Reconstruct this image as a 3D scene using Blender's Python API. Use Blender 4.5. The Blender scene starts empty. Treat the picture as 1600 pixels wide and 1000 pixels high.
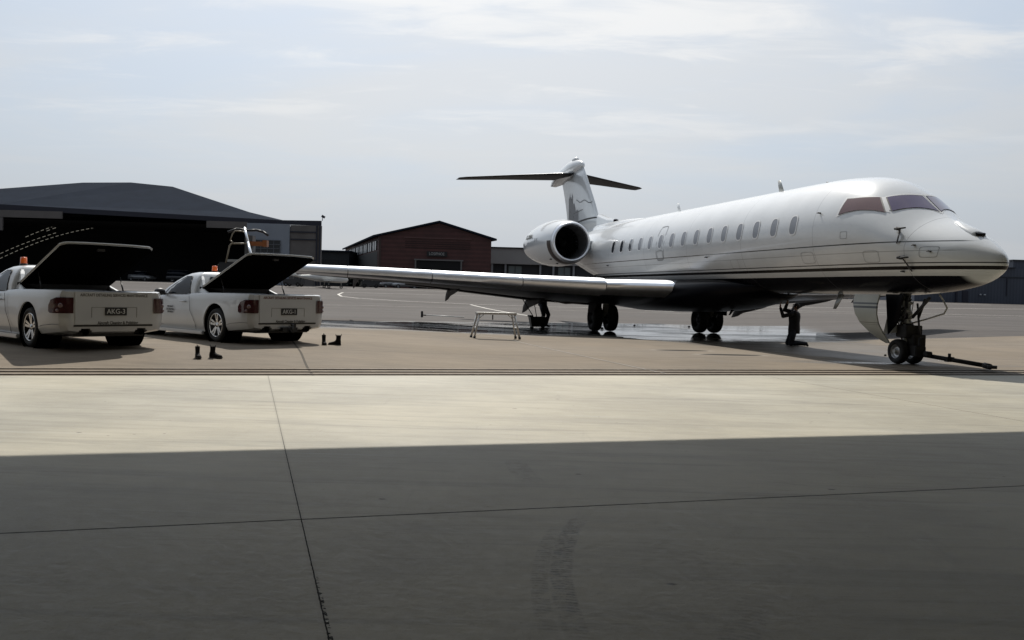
import bpy, bmesh, math, random
from mathutils import Vector, Matrix
import numpy as np
R = math.radians
SC = bpy.context.scene
COL = SC.collection
random.seed(7)

# ------------------------------------------------------------------ camera
CAM_H = 1.287
cd = bpy.data.cameras.new("camera")
cam = bpy.data.objects.new("camera", cd); COL.objects.link(cam); SC.camera = cam
cd.sensor_width = 36.0; cd.lens = 36.0 * 1369.98 / 1600.0
cd.clip_start = 0.05; cd.clip_end = 4000
cam.matrix_world = Matrix.Translation((0, 0, CAM_H)) @ Matrix.Rotation(R(90 - 1.803), 4, 'X') @ Matrix.Rotation(R(1.633), 4, 'Z')

# ------------------------------------------------------------------ light
SUN_AZ = 6.0      # degrees to the left of +Y
SUN_EL = 50.5
sdir = Vector((-math.sin(R(SUN_AZ)) * math.cos(R(SUN_EL)), math.cos(R(SUN_AZ)) * math.cos(R(SUN_EL)), math.sin(R(SUN_EL))))
ld = bpy.data.lights.new("sun", 'SUN'); ld.energy = 4.6; ld.angle = R(0.5); ld.color = (1.0, 0.95, 0.87)
lo = bpy.data.objects.new("sun", ld); COL.objects.link(lo)
lo.rotation_euler = (-sdir).to_track_quat('-Z', 'Y').to_euler()
SC.view_settings.view_transform = 'Standard'; SC.view_settings.look = 'None'
SC.view_settings.exposure = 0.0; SC.view_settings.gamma = 1.0; SC.view_settings.use_curve_mapping = False
SC.cycles.max_bounces = 6; SC.cycles.caustics_reflective = False; SC.cycles.caustics_refractive = False
SC.cycles.use_denoising = True

w = bpy.data.worlds.new("World"); SC.world = w; w.use_nodes = True
nt = w.node_tree; N = nt.nodes; Lk = nt.links
for n in list(N): N.remove(n)
def wn(t, **k):
    n = N.new(t)
    for a, b in k.items(): setattr(n, a, b)
    return n
def wmath(op, a, b=None, c=None, clamp=False):
    n = N.new('ShaderNodeMath'); n.operation = op; n.use_clamp = clamp
    for i, v in enumerate((a, b, c)):
        if v is None: continue
        if isinstance(v, (int, float)): n.inputs[i].default_value = v
        else: Lk.new(v, n.inputs[i])
    return n.outputs[0]
def wmix(f, a, b):
    n = N.new('ShaderNodeMix'); n.data_type = 'RGBA'; n.clamp_factor = True
    for s, v in ((n.inputs[0], f), (n.inputs[6], a), (n.inputs[7], b)):
        if isinstance(v, (int, float)): s.default_value = v
        elif isinstance(v, tuple): s.default_value = (*v, 1)
        else: Lk.new(v, s)
    return n.outputs[2]
out = wn('ShaderNodeOutputWorld'); bg = wn('ShaderNodeBackground'); bg.inputs[1].default_value = 0.116
sky = wn('ShaderNodeTexSky', sky_type='NISHITA', sun_disc=False)
sky.sun_elevation = R(SUN_EL); sky.sun_rotation = R(-SUN_AZ); sky.dust_density = 4.0; sky.air_density = 1.2; sky.ozone_density = 1.0
tc = wn('ShaderNodeTexCoord'); sp = wn('ShaderNodeSeparateXYZ'); Lk.new(tc.outputs['Generated'], sp.inputs[0])
zz = wmath('MAXIMUM', sp.outputs[2], 0.0)
den = wmath('ADD', zz, 0.09)
cx = wmath('DIVIDE', sp.outputs[0], den); cy = wmath('DIVIDE', sp.outputs[1], den)
cb = wn('ShaderNodeCombineXYZ'); Lk.new(cx, cb.inputs[0]); Lk.new(cy, cb.inputs[1])
def blob(x0, y0, rx, ry, wgt, rot=0.0):
    c_, s_ = math.cos(rot), math.sin(rot); dx = wmath('SUBTRACT', cx, x0); dy = wmath('SUBTRACT', cy, y0)
    a = wmath('DIVIDE', wmath('ADD', wmath('MULTIPLY', dx, c_), wmath('MULTIPLY', dy, s_)), rx); b = wmath('DIVIDE', wmath('SUBTRACT', wmath('MULTIPLY', dy, c_), wmath('MULTIPLY', dx, s_)), ry)
    return wmath('MULTIPLY', wmath('MAXIMUM', wmath('SUBTRACT', 1.0, wmath('ADD', wmath('MULTIPLY', a, a), wmath('MULTIPLY', b, b))), 0.0), wgt)
def cloud(scale, seed, det, lo_, hi_, dist=0.4, sx=1.0, sy=1.0, bias=None):
    m = wn('ShaderNodeMapping'); m.inputs['Location'].default_value = (seed, seed * .7, seed * .3); m.inputs['Scale'].default_value = (sx, sy, 1)
    Lk.new(cb.outputs[0], m.inputs[0])
    n = wn('ShaderNodeTexNoise'); n.inputs['Scale'].default_value = scale; n.inputs['Detail'].default_value = det
    n.inputs['Roughness'].default_value = 0.58; n.inputs['Distortion'].default_value = dist
    Lk.new(m.outputs[0], n.inputs['Vector'])
    mr = wn('ShaderNodeMapRange'); mr.interpolation_type = 'SMOOTHSTEP'
    mr.inputs[1].default_value = lo_; mr.inputs[2].default_value = hi_
    Lk.new(n.outputs[0] if bias is None else wmath('ADD', n.outputs[0], bias), mr.inputs[0]); return mr.outputs[0]
# haze: pale grey veil, brighter towards the sun
dp = wn('ShaderNodeVectorMath', operation='DOT_PRODUCT'); Lk.new(tc.outputs['Generated'], dp.inputs[0]); dp.inputs[1].default_value = sdir
near = wmath('POWER', wmath('MAXIMUM', wmath('MULTIPLY_ADD', dp.outputs['Value'], .5, .5), 0), 2.2)
hz = wmath('MULTIPLY_ADD', near, 6.6, 0.9)
def tint(v, c):
    n = wn('ShaderNodeVectorMath', operation='SCALE'); n.inputs[0].default_value = c; Lk.new(v, n.inputs['Scale']); return n.outputs[0]
veil = tint(hz, (0.85, 0.98, 1.15))
base = wmix(0.80, sky.outputs[0], veil)
soft = cloud(0.42, 3.3, 5, .40, .66, .6, 1.0, 1.5)
base = wmix(wmath('MULTIPLY', soft, .55), base, tint(hz, (1.10, 1.10, 1.09)))
bank = wmath('ADD', wmath('ADD', blob(.0, 2.42, .95, .34, .19, .16), blob(1.25, 2.42, 1.1, .32, .18)), wmath('ADD', blob(-1.3, 3.35, .7, .16, .2), blob(.8, 3.5, 1.5, .26, .16)))
thin = cloud(3.2, 11.0, 15, .50, .82, .5, .7, 1.5, bank)
high = wn('ShaderNodeMapRange'); high.interpolation_type = 'SMOOTHSTEP'; high.inputs[1].default_value = .10; high.inputs[2].default_value = .26
Lk.new(sp.outputs[2], high.inputs[0])
base = wmix(wmath('MULTIPLY', wmath('MULTIPLY', thin, high.outputs[0]), .75), base, tint(hz, (1.30, 1.30, 1.29)))
low = wn('ShaderNodeMapRange'); low.interpolation_type = 'SMOOTHSTEP'; low.inputs[1].default_value = 0.17; low.inputs[2].default_value = 0.0
Lk.new(sp.outputs[2], low.inputs[0])
base = wmix(wmath('MULTIPLY', low.outputs[0], .75), base, tint(hz, (0.93, 0.97, 1.02)))
Lk.new(base, bg.inputs[0]); Lk.new(bg.outputs[0], out.inputs[0])

# ------------------------------------------------------------------ helpers
def tagp(o, label=None, cat=None, group=None, kind=None):
    if label: o['label'] = label
    if cat: o['category'] = cat
    if group: o['group'] = group
    if kind: o['kind'] = kind
    return o
def empty(name, loc=(0, 0, 0), rz=0.0, **k):
    o = bpy.data.objects.new(name, None); COL.objects.link(o); o.location = loc; o.rotation_euler = (0, 0, rz)
    o.empty_display_size = .2
    return tagp(o, **k)

class MB:
    """collects geometry, then links it as one mesh object"""
    def __init__(s): s.v = []; s.f = []; s.sm = []
    def add(s, vs, fs, smooth=False):
        b = len(s.v); s.v += [tuple(v) for v in vs]
        for f in fs: s.f.append(tuple(i + b for i in f)); s.sm.append(smooth)
        return s
    def box(s, c, d, rot=None, taper=1.0):
        x, y, z = [a / 2 for a in d]
        P = [Vector((i * x * (taper if k > 0 else 1), j * y * (taper if k > 0 else 1), k * z)) for k in (-1, 1) for j in (-1, 1) for i in (-1, 1)]
        if rot is not None: P = [rot @ p for p in P]
        P = [p + Vector(c) for p in P]
        return s.add(P, [(0, 2, 3, 1), (4, 5, 7, 6), (0, 1, 5, 4), (2, 6, 7, 3), (0, 4, 6, 2), (1, 3, 7, 5)])
    def tube(s, p, q, r, r2=None, n=12, cap=True):
        p = Vector(p); q = Vector(q); d = q - p
        if d.length < 1e-6: return s
        a = d.to_track_quat('Z', 'Y').to_matrix(); r2 = r if r2 is None else r2
        vs = []
        for (o, rr) in ((p, r), (q, r2)):
            for i in range(n):
                t = 2 * math.pi * i / n; vs.append(o + a @ Vector((rr * math.cos(t), rr * math.sin(t), 0)))
        s.add(vs, [(i, (i + 1) % n, n + (i + 1) % n, n + i) for i in range(n)], True)
        if cap: s.add(vs, [tuple(range(n - 1, -1, -1)), tuple(range(n, 2 * n))])
        return s
    def path(s, pts, r, n=10):
        for a, b in zip(pts[:-1], pts[1:]): s.tube(a, b, r, n=n)
        for a in pts[1:-1]: s.ball(a, (r, r, r), 8, 6)
        return s
    def ball(s, c, r, n=16, m=10):
        vs = [];
        for j in range(m + 1):
            ph = math.pi * j / m
            for i in range(n):
                t = 2 * math.pi * i / n
                vs.append((c[0] + r[0] * math.sin(ph) * math.cos(t), c[1] + r[1] * math.sin(ph) * math.sin(t), c[2] + r[2] * math.cos(ph)))
        return s.add(vs, [(j * n + i, (j + 1) * n + i, (j + 1) * n + (i + 1) % n, j * n + (i + 1) % n) for j in range(m) for i in range(n)], True)
    def loft(s, secs, cap=True, closed=True, smooth=True):
        n = len(secs[0]); vs = [p for c in secs for p in c]; fs = []
        for j in range(len(secs) - 1):
            for i in range(n if closed else n - 1):
                k = (i + 1) % n; fs.append((j * n + i, j * n + k, (j + 1) * n + k, (j + 1) * n + i))
        s.add(vs, fs, smooth)
        if cap: s.add(secs[0], [tuple(range(n - 1, -1, -1))]); s.add(secs[-1], [tuple(range(n))])
        return s
    def lathe(s, prof, o, axis, n=32):
        o = Vector(o); a = Vector(axis).normalized().to_track_quat('Z', 'Y').to_matrix()
        secs = [[o + a @ Vector((r * math.cos(2 * math.pi * i / n), r * math.sin(2 * math.pi * i / n), h)) for i in range(n)] for (h, r) in prof]
        return s.loft(secs, cap=False)
    def poly(s, pts, thick):
        """flat polygon (list of 3-D points) extruded along vector thick"""
        n = len(pts); t = Vector(thick); a = [Vector(p) for p in pts]; b = [p + t for p in a]
        s.add(a + b, [tuple(range(n - 1, -1, -1)), tuple(range(n, 2 * n))] + [(i, (i + 1) % n, n + (i + 1) % n, n + i) for i in range(n)])
        return s
    def build(s, name, m, parent=None, bevel=0.0, recalc=True, **k):
        me = bpy.data.meshes.new(name); me.from_pydata([tuple(v) for v in s.v], [], s.f)
        me.polygons.foreach_set('use_smooth', s.sm)
        bm = bmesh.new(); bm.from_mesh(me)
        bmesh.ops.remove_doubles(bm, verts=bm.verts, dist=1e-5)
        if recalc: bmesh.ops.recalc_face_normals(bm, faces=bm.faces)
        if bevel:
            ed = [e for e in bm.edges if len(e.link_faces) == 2 and e.calc_face_angle(0) > 0.6]
            try: bmesh.ops.bevel(bm, geom=ed, offset=bevel, segments=2, affect='EDGES', clamp_overlap=True)
            except Exception: pass
        bm.to_mesh(me); bm.free()
        if m: me.materials.append(m)
        o = bpy.data.objects.new(name, me); COL.objects.link(o)
        if parent: o.parent = parent
        return tagp(o, **k)

def sharp(o, ang=35):
    me = o.data; bm = bmesh.new(); bm.from_mesh(me)
    for f in bm.faces: f.smooth = True
    for e in bm.edges:
        if len(e.link_faces) == 2 and e.calc_face_angle(0) > R(ang): e.smooth = False
    bm.to_mesh(me); bm.free(); return o

MATS = {}
def mat(name, col, rough=.6, metal=0, coat=0, spec=.5, var=0.0, vscale=3.0, bump=0.0, bscale=20, emit=0):
    if name in MATS: return MATS[name]
    m = bpy.data.materials.new(name); m.use_nodes = True; t = m.node_tree; b = t.nodes['Principled BSDF']
    b.inputs['Base Color'].default_value = (*col, 1); b.inputs['Roughness'].default_value = rough; b.inputs['Metallic'].default_value = metal
    b.inputs['Coat Weight'].default_value = coat; b.inputs['Coat Roughness'].default_value = .06; b.inputs['Specular IOR Level'].default_value = spec
    if emit: b.inputs['Emission Color'].default_value = (*col, 1); b.inputs['Emission Strength'].default_value = emit
    if var or bump:
        tcn = t.nodes.new('ShaderNodeTexCoord'); n = t.nodes.new('ShaderNodeTexNoise'); n.inputs['Scale'].default_value = vscale; n.inputs['Detail'].default_value = 6
        t.links.new(tcn.outputs['Object'], n.inputs['Vector'])
        if var:
            mr = t.nodes.new('ShaderNodeMapRange'); mr.inputs[1].default_value = .3; mr.inputs[2].default_value = .7
            mr.inputs[3].default_value = 1 - var; mr.inputs[4].default_value = 1 + var
            t.links.new(n.outputs[0], mr.inputs[0])
            mx = t.nodes.new('ShaderNodeVectorMath'); mx.operation = 'SCALE'; mx.inputs[0].default_value = col
            t.links.new(mr.outputs[0], mx.inputs['Scale']); t.links.new(mx.outputs[0], b.inputs['Base Color'])
            m2 = t.nodes.new('ShaderNodeMath'); m2.operation = 'MULTIPLY_ADD'; m2.inputs[1].default_value = var * .5; m2.inputs[2].default_value = rough - var * .25
            t.links.new(n.outputs[0], m2.inputs[0]); t.links.new(m2.outputs[0], b.inputs['Roughness'])
        if bump:
            n2 = t.nodes.new('ShaderNodeTexNoise'); n2.inputs['Scale'].default_value = bscale; n2.inputs['Detail'].default_value = 4
            t.links.new(tcn.outputs['Object'], n2.inputs['Vector'])
            bp = t.nodes.new('ShaderNodeBump'); bp.inputs['Strength'].default_value = bump; bp.inputs['Distance'].default_value = .02
            t.links.new(n2.outputs[0], bp.inputs['Height']); t.links.new(bp.outputs[0], b.inputs['Normal'])
    MATS[name] = m; return m

class G:
    """tiny node-graph writer for the ground and paint materials"""
    def __init__(s, name):
        s.m = bpy.data.materials.new(name); s.m.use_nodes = True; s.t = s.m.node_tree; s.b = s.t.nodes['Principled BSDF']
        s.tc = s.t.nodes.new('ShaderNodeTexCoord'); s.co = s.tc.outputs['Object']
        sx = s.t.nodes.new('ShaderNodeSeparateXYZ'); s.t.links.new(s.co, sx.inputs[0]); s.x, s.y, s.z = sx.outputs
    def _in(s, sock, v):
        if v is None: return
        if isinstance(v, (int, float)): sock.default_value = v
        elif isinstance(v, tuple): sock.default_value = (*v, 1) if len(sock.default_value) == 4 else v
        else: s.t.links.new(v, sock)
    def M(s, op, a, b=None, c=None, clamp=False):
        n = s.t.nodes.new('ShaderNodeMath'); n.operation = op; n.use_clamp = clamp
        for i, v in enumerate((a, b, c)): s._in(n.inputs[i], v)
        return n.outputs[0]
    def ss(s, v, a, b, lo_=0.0, hi_=1.0):
        n = s.t.nodes.new('ShaderNodeMapRange'); n.interpolation_type = 'SMOOTHSTEP'
        for i, q in enumerate((v, a, b, lo_, hi_)): s._in(n.inputs[i], q)
        return n.outputs[0]
    def noise(s, scale, det=5, rough=.55, sc=(1, 1, 1), rot=0, dist=0, off=0):
        mp = s.t.nodes.new('ShaderNodeMapping'); mp.inputs['Scale'].default_value = sc; mp.inputs['Rotation'].default_value = (0, 0, rot); mp.inputs['Location'].default_value = (off, off, off)
        s.t.links.new(s.co, mp.inputs[0])
        n = s.t.nodes.new('ShaderNodeTexNoise'); n.inputs['Scale'].default_value = scale; n.inputs['Detail'].default_value = det; n.inputs['Roughness'].default_value = rough; n.inputs['Distortion'].default_value = dist
        s.t.links.new(mp.outputs[0], n.inputs['Vector']); return n.outputs[0]
    def mix(s, f, a, b):
        n = s.t.nodes.new('ShaderNodeMix'); n.data_type = 'RGBA'; n.clamp_factor = True
        s._in(n.inputs[0], f); s._in(n.inputs[6], a); s._in(n.inputs[7], b); return n.outputs[2]
    def band(s, v, c, hw, soft=.004):
        d = s.M('ABSOLUTE', s.M('SUBTRACT', v, c)); return s.ss(d, hw + soft, hw)
    def scale(s, v, col):
        n = s.t.nodes.new('ShaderNodeVectorMath'); n.operation = 'SCALE'; s._in(n.inputs['Scale'], v)
        if isinstance(col, tuple): n.inputs[0].default_value = col
        else: s.t.links.new(col, n.inputs[0])
        return n.outputs[0]
    def bump(s, h, strength, dist=.01):
        n = s.t.nodes.new('ShaderNodeBump'); n.inputs['Distance'].default_value = dist; s._in(n.inputs['Strength'], strength); s.t.links.new(h, n.inputs['Height'])
        s.t.links.new(n.outputs[0], s.b.inputs['Normal'])
    def out(s, col, rough):
        s._in(s.b.inputs['Base Color'], col); s._in(s.b.inputs['Roughness'], rough); return s.m

def text_mesh(name, txt, size, m, parent, mw, extrude=.001, sx=1.0, bold=0.0, **k):
    c = bpy.data.curves.new(name, 'FONT'); c.body = txt; c.size = size; c.extrude = extrude; c.align_x = 'CENTER'; c.align_y = 'CENTER'; c.offset = bold
    c.resolution_u = 3
    t = bpy.data.objects.new(name, c); COL.objects.link(t)
    dg = bpy.context.evaluated_depsgraph_get(); me = bpy.data.meshes.new_from_object(t.evaluated_get(dg)); bpy.data.objects.remove(t)
    me.transform(mw @ Matrix.Diagonal((sx, 1, 1, 1))); me.materials.clear(); me.materials.append(m)
    o = bpy.data.objects.new(name, me); COL.objects.link(o); o.parent = parent
    return tagp(o, **k)
def frame_mat(o, right, up):
    r = Vector(right).normalized(); u = Vector(up).normalized(); n = r.cross(u)
    return Matrix.Translation(o) @ Matrix((r, u, n)).transposed().to_4x4()

def copy_tree(o, parent=None):
    c = o.copy(); COL.objects.link(c); c.parent = parent
    for ch in list(o.children): copy_tree(ch, c)
    return c

# ------------------------------------------------------------------ ground
def S(t): t = min(max(t, 0), 1); return t * t * (3 - 2 * t)
def g(x, y): return .13 * S((1 - x) / 6) * S((45 - y) / 12) * S((-.29 * x + .957 * y - 13.95) / 2.4) + 1.45 * S((y - 45) / 95) + .3 * S((x - 11) / 10) * S((y - 24) / 12)
UV_R = Vector((.957, .290)); UV_N = Vector((-.290, .957))
def uv(u, v): return (UV_R.x * u + UV_N.x * v, UV_R.y * u + UV_N.y * v)
def frange(a, b, st):
    n = max(1, int(round((b - a) / st))); return [a + (b - a) * i / n for i in range(n + 1)]
def ground_sheet(name, m, us, vs, dz=0.0):
    P = []
    for v in vs:
        for u in us:
            x, y = uv(u, v); P.append((x, y, g(x, y) + dz))
    n = len(us)
    mb = MB(); mb.add(P, [(j * n + i, j * n + i + 1, (j + 1) * n + i + 1, (j + 1) * n + i) for j in range(len(vs) - 1) for i in range(n - 1)], True)
    return mb.build(name, m, kind='structure')

def uvnodes(q):
    u = q.M('ADD', q.M('MULTIPLY', q.x, .957), q.M('MULTIPLY', q.y, .290))
    v = q.M('ADD', q.M('MULTIPLY', q.x, -.290), q.M('MULTIPLY', q.y, .957)); return u, v

def floor_material():
    q = G('sealed_hangar_concrete'); u, v = uvnodes(q)
    n1 = q.noise(.45, 6, .6, off=2); n2 = q.noise(3.0, 9, .7, (1, 2.2, 1), .4); n3 = q.noise(55, 6, .75); n4 = q.noise(13, 8, .75, (1, 2.6, 1), .9, .6, 6)
    br = q.ss(n1, .34, .66, .86, 1.12)
    br = q.M('ADD', br, q.M('MULTIPLY', q.M('SUBTRACT', n2, .5), .42))
    br = q.M('ADD', br, q.M('MULTIPLY', q.M('SUBTRACT', n4, .5), .5))
    br = q.M('ADD', br, q.M('MULTIPLY', q.M('SUBTRACT', n3, .5), .42))
    col = q.scale(br, q.mix(q.ss(q.noise(.25, 4, off=9), .35, .7), (.335, .309, .238), (.322, .305, .248)))
    # broad sweeping trowel arcs and scuffs
    def marks(sc_, cs, rot, dist, off, lo_, hi_, amt, c):
        nonlocal col; col = q.mix(q.ss(q.noise(sc_, 9, .72, cs, rot, dist, off), lo_, hi_, 0, amt), col, c)
    marks(1.1, (.22, 2.8, 1), .95, .8, 0, .54, .66, .32, (.13, .125, .105))
    marks(1.0, (.25, 2.6, 1), .75, .5, 44, .55, .66, .30, (.13, .125, .105))
    marks(1.6, (3.0, .3, 1), -.35, .8, 5, .60, .72, .18, (.11, .105, .09))
    marks(4.0, (.5, 2.6, 1), .3, 1.2, 61, .60, .70, .30, (.15, .14, .12))
    marks(2.4, (.5, 1.7, 1), .5, 1.5, 21, .60, .72, .30, (.50, .49, .45))
    marks(9.0, (.3, 3.0, 1), 1.2, .5, 71, .62, .70, .35, (.46, .45, .41))
    def spots(scale, r0, nsc, off, lo_, hi_, amt, c):
        nonlocal col
        vo = q.t.nodes.new('ShaderNodeTexVoronoi'); vo.inputs['Scale'].default_value = scale; mp = q.t.nodes.new('ShaderNodeMapping'); mp.inputs['Location'].default_value = (off, off, 0); mp.inputs['Rotation'].default_value = (0, 0, .5); mp.inputs['Scale'].default_value = (1, 1.5, 0.001)
        q.t.links.new(q.co, mp.inputs[0]); q.t.links.new(mp.outputs[0], vo.inputs['Vector'])
        d = q.M('ADD', vo.outputs['Distance'], q.M('MULTIPLY', q.M('SUBTRACT', q.noise(40, 3, off=off), .5), r0 * .8))
        col = q.mix(q.M('MULTIPLY', q.M('MULTIPLY', q.ss(d, r0, r0 * .5), q.ss(q.noise(nsc, 4, off=off + 4), lo_, hi_)), amt), col, c)
    marks(.7, (.18, 3.2, 1), .85, .3, 81, .52, .64, .26, (.12, .118, .10))
    marks(.8, (.2, 2.8, 1), .9, .6, 91, .56, .66, .25, (.50, .495, .45))
    spots(1.3, .045, .5, 3, .45, .5, .85, (.035, .033, .028)); spots(3.1, .055, .9, 13, .52, .58, .8, (.04, .037, .03)); spots(7.0, .06, 1.7, 23, .52, .60, .65, (.06, .055, .045)); spots(16.0, .08, 2.5, 33, .53, .62, .5, (.08, .075, .062))
    # tyre tread print
    def tread(cx, cy, ln, wd, rot, amt, fq):
        du = q.M('SUBTRACT', q.x, cx); dv = q.M('SUBTRACT', q.y, cy)
        a = q.M('ADD', q.M('MULTIPLY', du, math.cos(rot)), q.M('MULTIPLY', dv, math.sin(rot)))
        b = q.M('SUBTRACT', q.M('MULTIPLY', dv, math.cos(rot)), q.M('MULTIPLY', du, math.sin(rot)))
        b = q.M('ADD', b, q.M('MULTIPLY', q.M('MULTIPLY', a, a), .11))
        msk = q.M('MULTIPLY', q.ss(q.M('ABSOLUTE', a), ln, ln * .45), q.ss(q.M('ABSOLUTE', b), wd, wd * .7))
        saw = q.ss(q.M('SINE', q.M('ADD', q.M('MULTIPLY', a, fq), q.M('MULTIPLY', q.M('ABSOLUTE', b), 40))), -.5, .5)
        saw = q.M('MULTIPLY', q.M('MULTIPLY_ADD', saw, .6, .4), q.ss(q.noise(16, 7, .75, off=cx), .38, .62))
        return q.M('MULTIPLY', q.M('MULTIPLY', msk, saw), amt)
    for args in ((.27, 4.15, 1.15, .06, 1.49, .85, 190), (.165, 4.05, 1.0, .045, 1.50, .55, 190), (.1, 6.3, .5, .10, 1.75, .45, 170), (.9, 3.3, .5, .09, 1.2, .35, 170)):
        col = q.mix(tread(*args), col, (.03, .028, .024))
    # joints, slightly ragged, with dirt at their edges
    wob = q.M('MULTIPLY', q.M('SUBTRACT', q.noise(22, 5, .7, off=7), .5), .008)
    uu = q.M('ADD', u, wob); vv = q.M('ADD', v, wob)
    jm = q.M('MAXIMUM', q.M('MULTIPLY', q.band(uu, .31, .0026, .0012), q.ss(v, 8.5, 6.5, .55, 1.0)), q.band(vv, 4.93, .0065, .003))
    jm = q.M('MAXIMUM', jm, q.band(uu, 8.4, .004, .003)); jm = q.M('MAXIMUM', jm, q.band(uu, -7.8, .004, .003)); jm = q.M('MAXIMUM', jm, q.band(vv, -3.2, .006, .003))
    chip = q.M('MULTIPLY', q.band(uu, .316, .008, .003), q.M('MULTIPLY', q.ss(v, 4.1, 3.7), q.ss(q.noise(30, 4, .7, off=17), .50, .56)))
    dirt = q.M('MULTIPLY', q.M('MAXIMUM', q.band(u, .31, .006, .02), q.band(v, 4.93, .008, .03)), .16)
    col = q.mix(dirt, col, (.08, .075, .06)); jm = q.M('MAXIMUM', jm, chip)
    col = q.mix(q.M('MULTIPLY', jm, .96), col, (.006, .006, .005))
    q.bump(q.M('SUBTRACT', q.M('ADD', n4, q.M('MULTIPLY', n3, .5)), q.M('MULTIPLY', jm, 3)), .22, .006)
    q._in(q.b.inputs['Specular IOR Level'], q.M('MULTIPLY_ADD', jm, -.24, .25))
    return q.out(col, q.ss(n4, .35, .65, .50, .64))

def apron_material(name, base, base2, asphalt):
    q = G(name); u, v = uvnodes(q)
    n1 = q.noise(.3, 6, .6, off=1); n2 = q.noise(2.4, 8, .65, (.6, 2.0, 1), .25, 0, 3); n3 = q.noise(35, 4, .7)
    br = q.M('ADD', q.ss(n1, .3, .7, .85, 1.12), q.M('MULTIPLY', q.M('SUBTRACT', n2, .5), .6))
    br = q.M('ADD', br, q.M('MULTIPLY', q.M('SUBTRACT', n3, .5), .4))
    col = q.scale(br, q.mix(q.ss(q.noise(.12, 4, .6, (.3, 1.6, 1), .3, 0, 8), .38, .62), base, base2))
    if asphalt:
        st = q.ss(q.noise(.35, 6, .65, (.16, 2.2, 1), .28, .6, 17), .50, .68, 0, .45)
        col = q.mix(st, col, tuple(c * .62 for c in base))
        st2 = q.ss(q.noise(.22, 5, .6, (.12, 1.8, 1), .30, .4, 31), .52, .66, 0, .4)
        col = q.mix(st2, col, tuple(c * 1.35 for c in base))
        # slab pattern of the wide apron, seen as faint crossing joints
        for pu, pv, hw in ((7.6, 7.6, .03),):
            fu = q.M('ABSOLUTE', q.M('SUBTRACT', q.M('FRACT', q.M('DIVIDE', q.M('ADD', u, 900.3), pu)), .5)); fv = q.M('ABSOLUTE', q.M('SUBTRACT', q.M('FRACT', q.M('DIVIDE', q.M('ADD', v, 900), pv)), .5))
            jm = q.M('MAXIMUM', q.ss(fu, .006, .003), q.ss(fv, .008, .003)); jfar = q.M('MULTIPLY', jm, q.ss(v, 38, 44, 0, .35)); col = q.mix(jfar, col, tuple(c * .45 for c in base))
    else:
        stn = q.ss(q.noise(.9, 7, .7, (.5, 2.4, 1), .3, 1.0, 13), .56, .70, 0, .30); col = q.mix(stn, col, (.12, .105, .085))
        jm = q.M('MAXIMUM', q.band(u, .94, .016, .008), q.band(v, 22.15, .014, .01)); jm = q.M('MAXIMUM', jm, q.band(v, 16.9, .01, .01))
        jm = q.M('MAXIMUM', jm, q.band(u, 12.4, .014, .01)); jm = q.M('MAXIMUM', jm, q.band(u, -10.6, .014, .01))
        jm = q.M('MAXIMUM', jm, q.band(v, 26.0, .02, .01))
        jw = q.M('MULTIPLY', q.ss(v, 26, 15.5, 1.0, .3), .8); col = q.mix(q.M('MULTIPLY', jm, .75), col, (.03, .027, .022))
        # three door tracks with rusty dirt between them
        for c in (13.05, 13.47, 13.88): col = q.mix(q.M('MULTIPLY', q.band(v, c, .03, .03), .75), col, (.07, .06, .05))
    # standing water: a long shallow pool following the low line under the aircraft; near end follows its shadow
    nz = q.M('MULTIPLY', q.M('SUBTRACT', q.noise(.33, 6, .6, (.45, 1.6, 1), .0, .8, 5), .5), 9.0)
    nf = q.M('MULTIPLY', q.M('SUBTRACT', q.noise(2.3, 5, .6, (.35, 2.2, 1), .1, .3, 2), .5), 1.1)
    vl = q.M('SUBTRACT', 25.4, q.ss(u, 10.3, 13.8, 0, 9.6)); vu = q.M('MINIMUM', q.M('MULTIPLY_ADD', u, .72, 27.8), 37.2)
    pool = q.M('MINIMUM', q.M('SUBTRACT', v, vl), q.M('SUBTRACT', vu, v))
    pool = q.M('MINIMUM', pool, q.M('SUBTRACT', q.M('MULTIPLY_ADD', q.M('SUBTRACT', v, 16), .50, 15.2), u))
    pool = q.M('ADD', q.M('ADD', pool, nf), q.M('MULTIPLY', nz, .40))
    pool = q.M('MINIMUM', pool, q.M('ADD', q.M('ADD', u, 7.5), nf))
    d3 = q.M('ABSOLUTE', q.M('SUBTRACT', v, q.M('ADD', 15.7, q.M('MULTIPLY', q.M('SUBTRACT', u, 12.0), -.18))))
    p3 = q.M('ADD', q.M('ADD', q.M('SUBTRACT', .15, d3), q.M('MULTIPLY', nz, .5)), q.M('MULTIPLY', nf, .8)); p3 = q.M('MINIMUM', p3, q.M('MINIMUM', q.M('SUBTRACT', u, 9.5), q.M('SUBTRACT', 19, u)))
    pool = q.M('MAXIMUM', pool, p3)
    damp_shade = q.ss(pool, -.6, .25); wet = q.M('MULTIPLY', q.ss(pool, .1, .7), q.M('MAXIMUM', q.ss(v, 22.0, 26.0, .12, 1.0), q.M('MULTIPLY', q.ss(p3, .1, .6), .9)))
    lens = None  # two dark lens shapes with paler rims, drawn in the colour
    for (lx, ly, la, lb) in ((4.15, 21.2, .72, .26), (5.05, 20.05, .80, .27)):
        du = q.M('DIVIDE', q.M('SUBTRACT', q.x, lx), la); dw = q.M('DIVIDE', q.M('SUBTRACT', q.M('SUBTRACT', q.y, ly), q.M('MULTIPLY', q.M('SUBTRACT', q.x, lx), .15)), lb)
        e = q.M('ADD', q.M('SUBTRACT', 1.0, q.M('ADD', q.M('MULTIPLY', du, du), q.M('MULTIPLY', dw, dw))), q.M('MULTIPLY', nf, .3)); lens = e if lens is None else q.M('MAXIMUM', lens, e)
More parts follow.
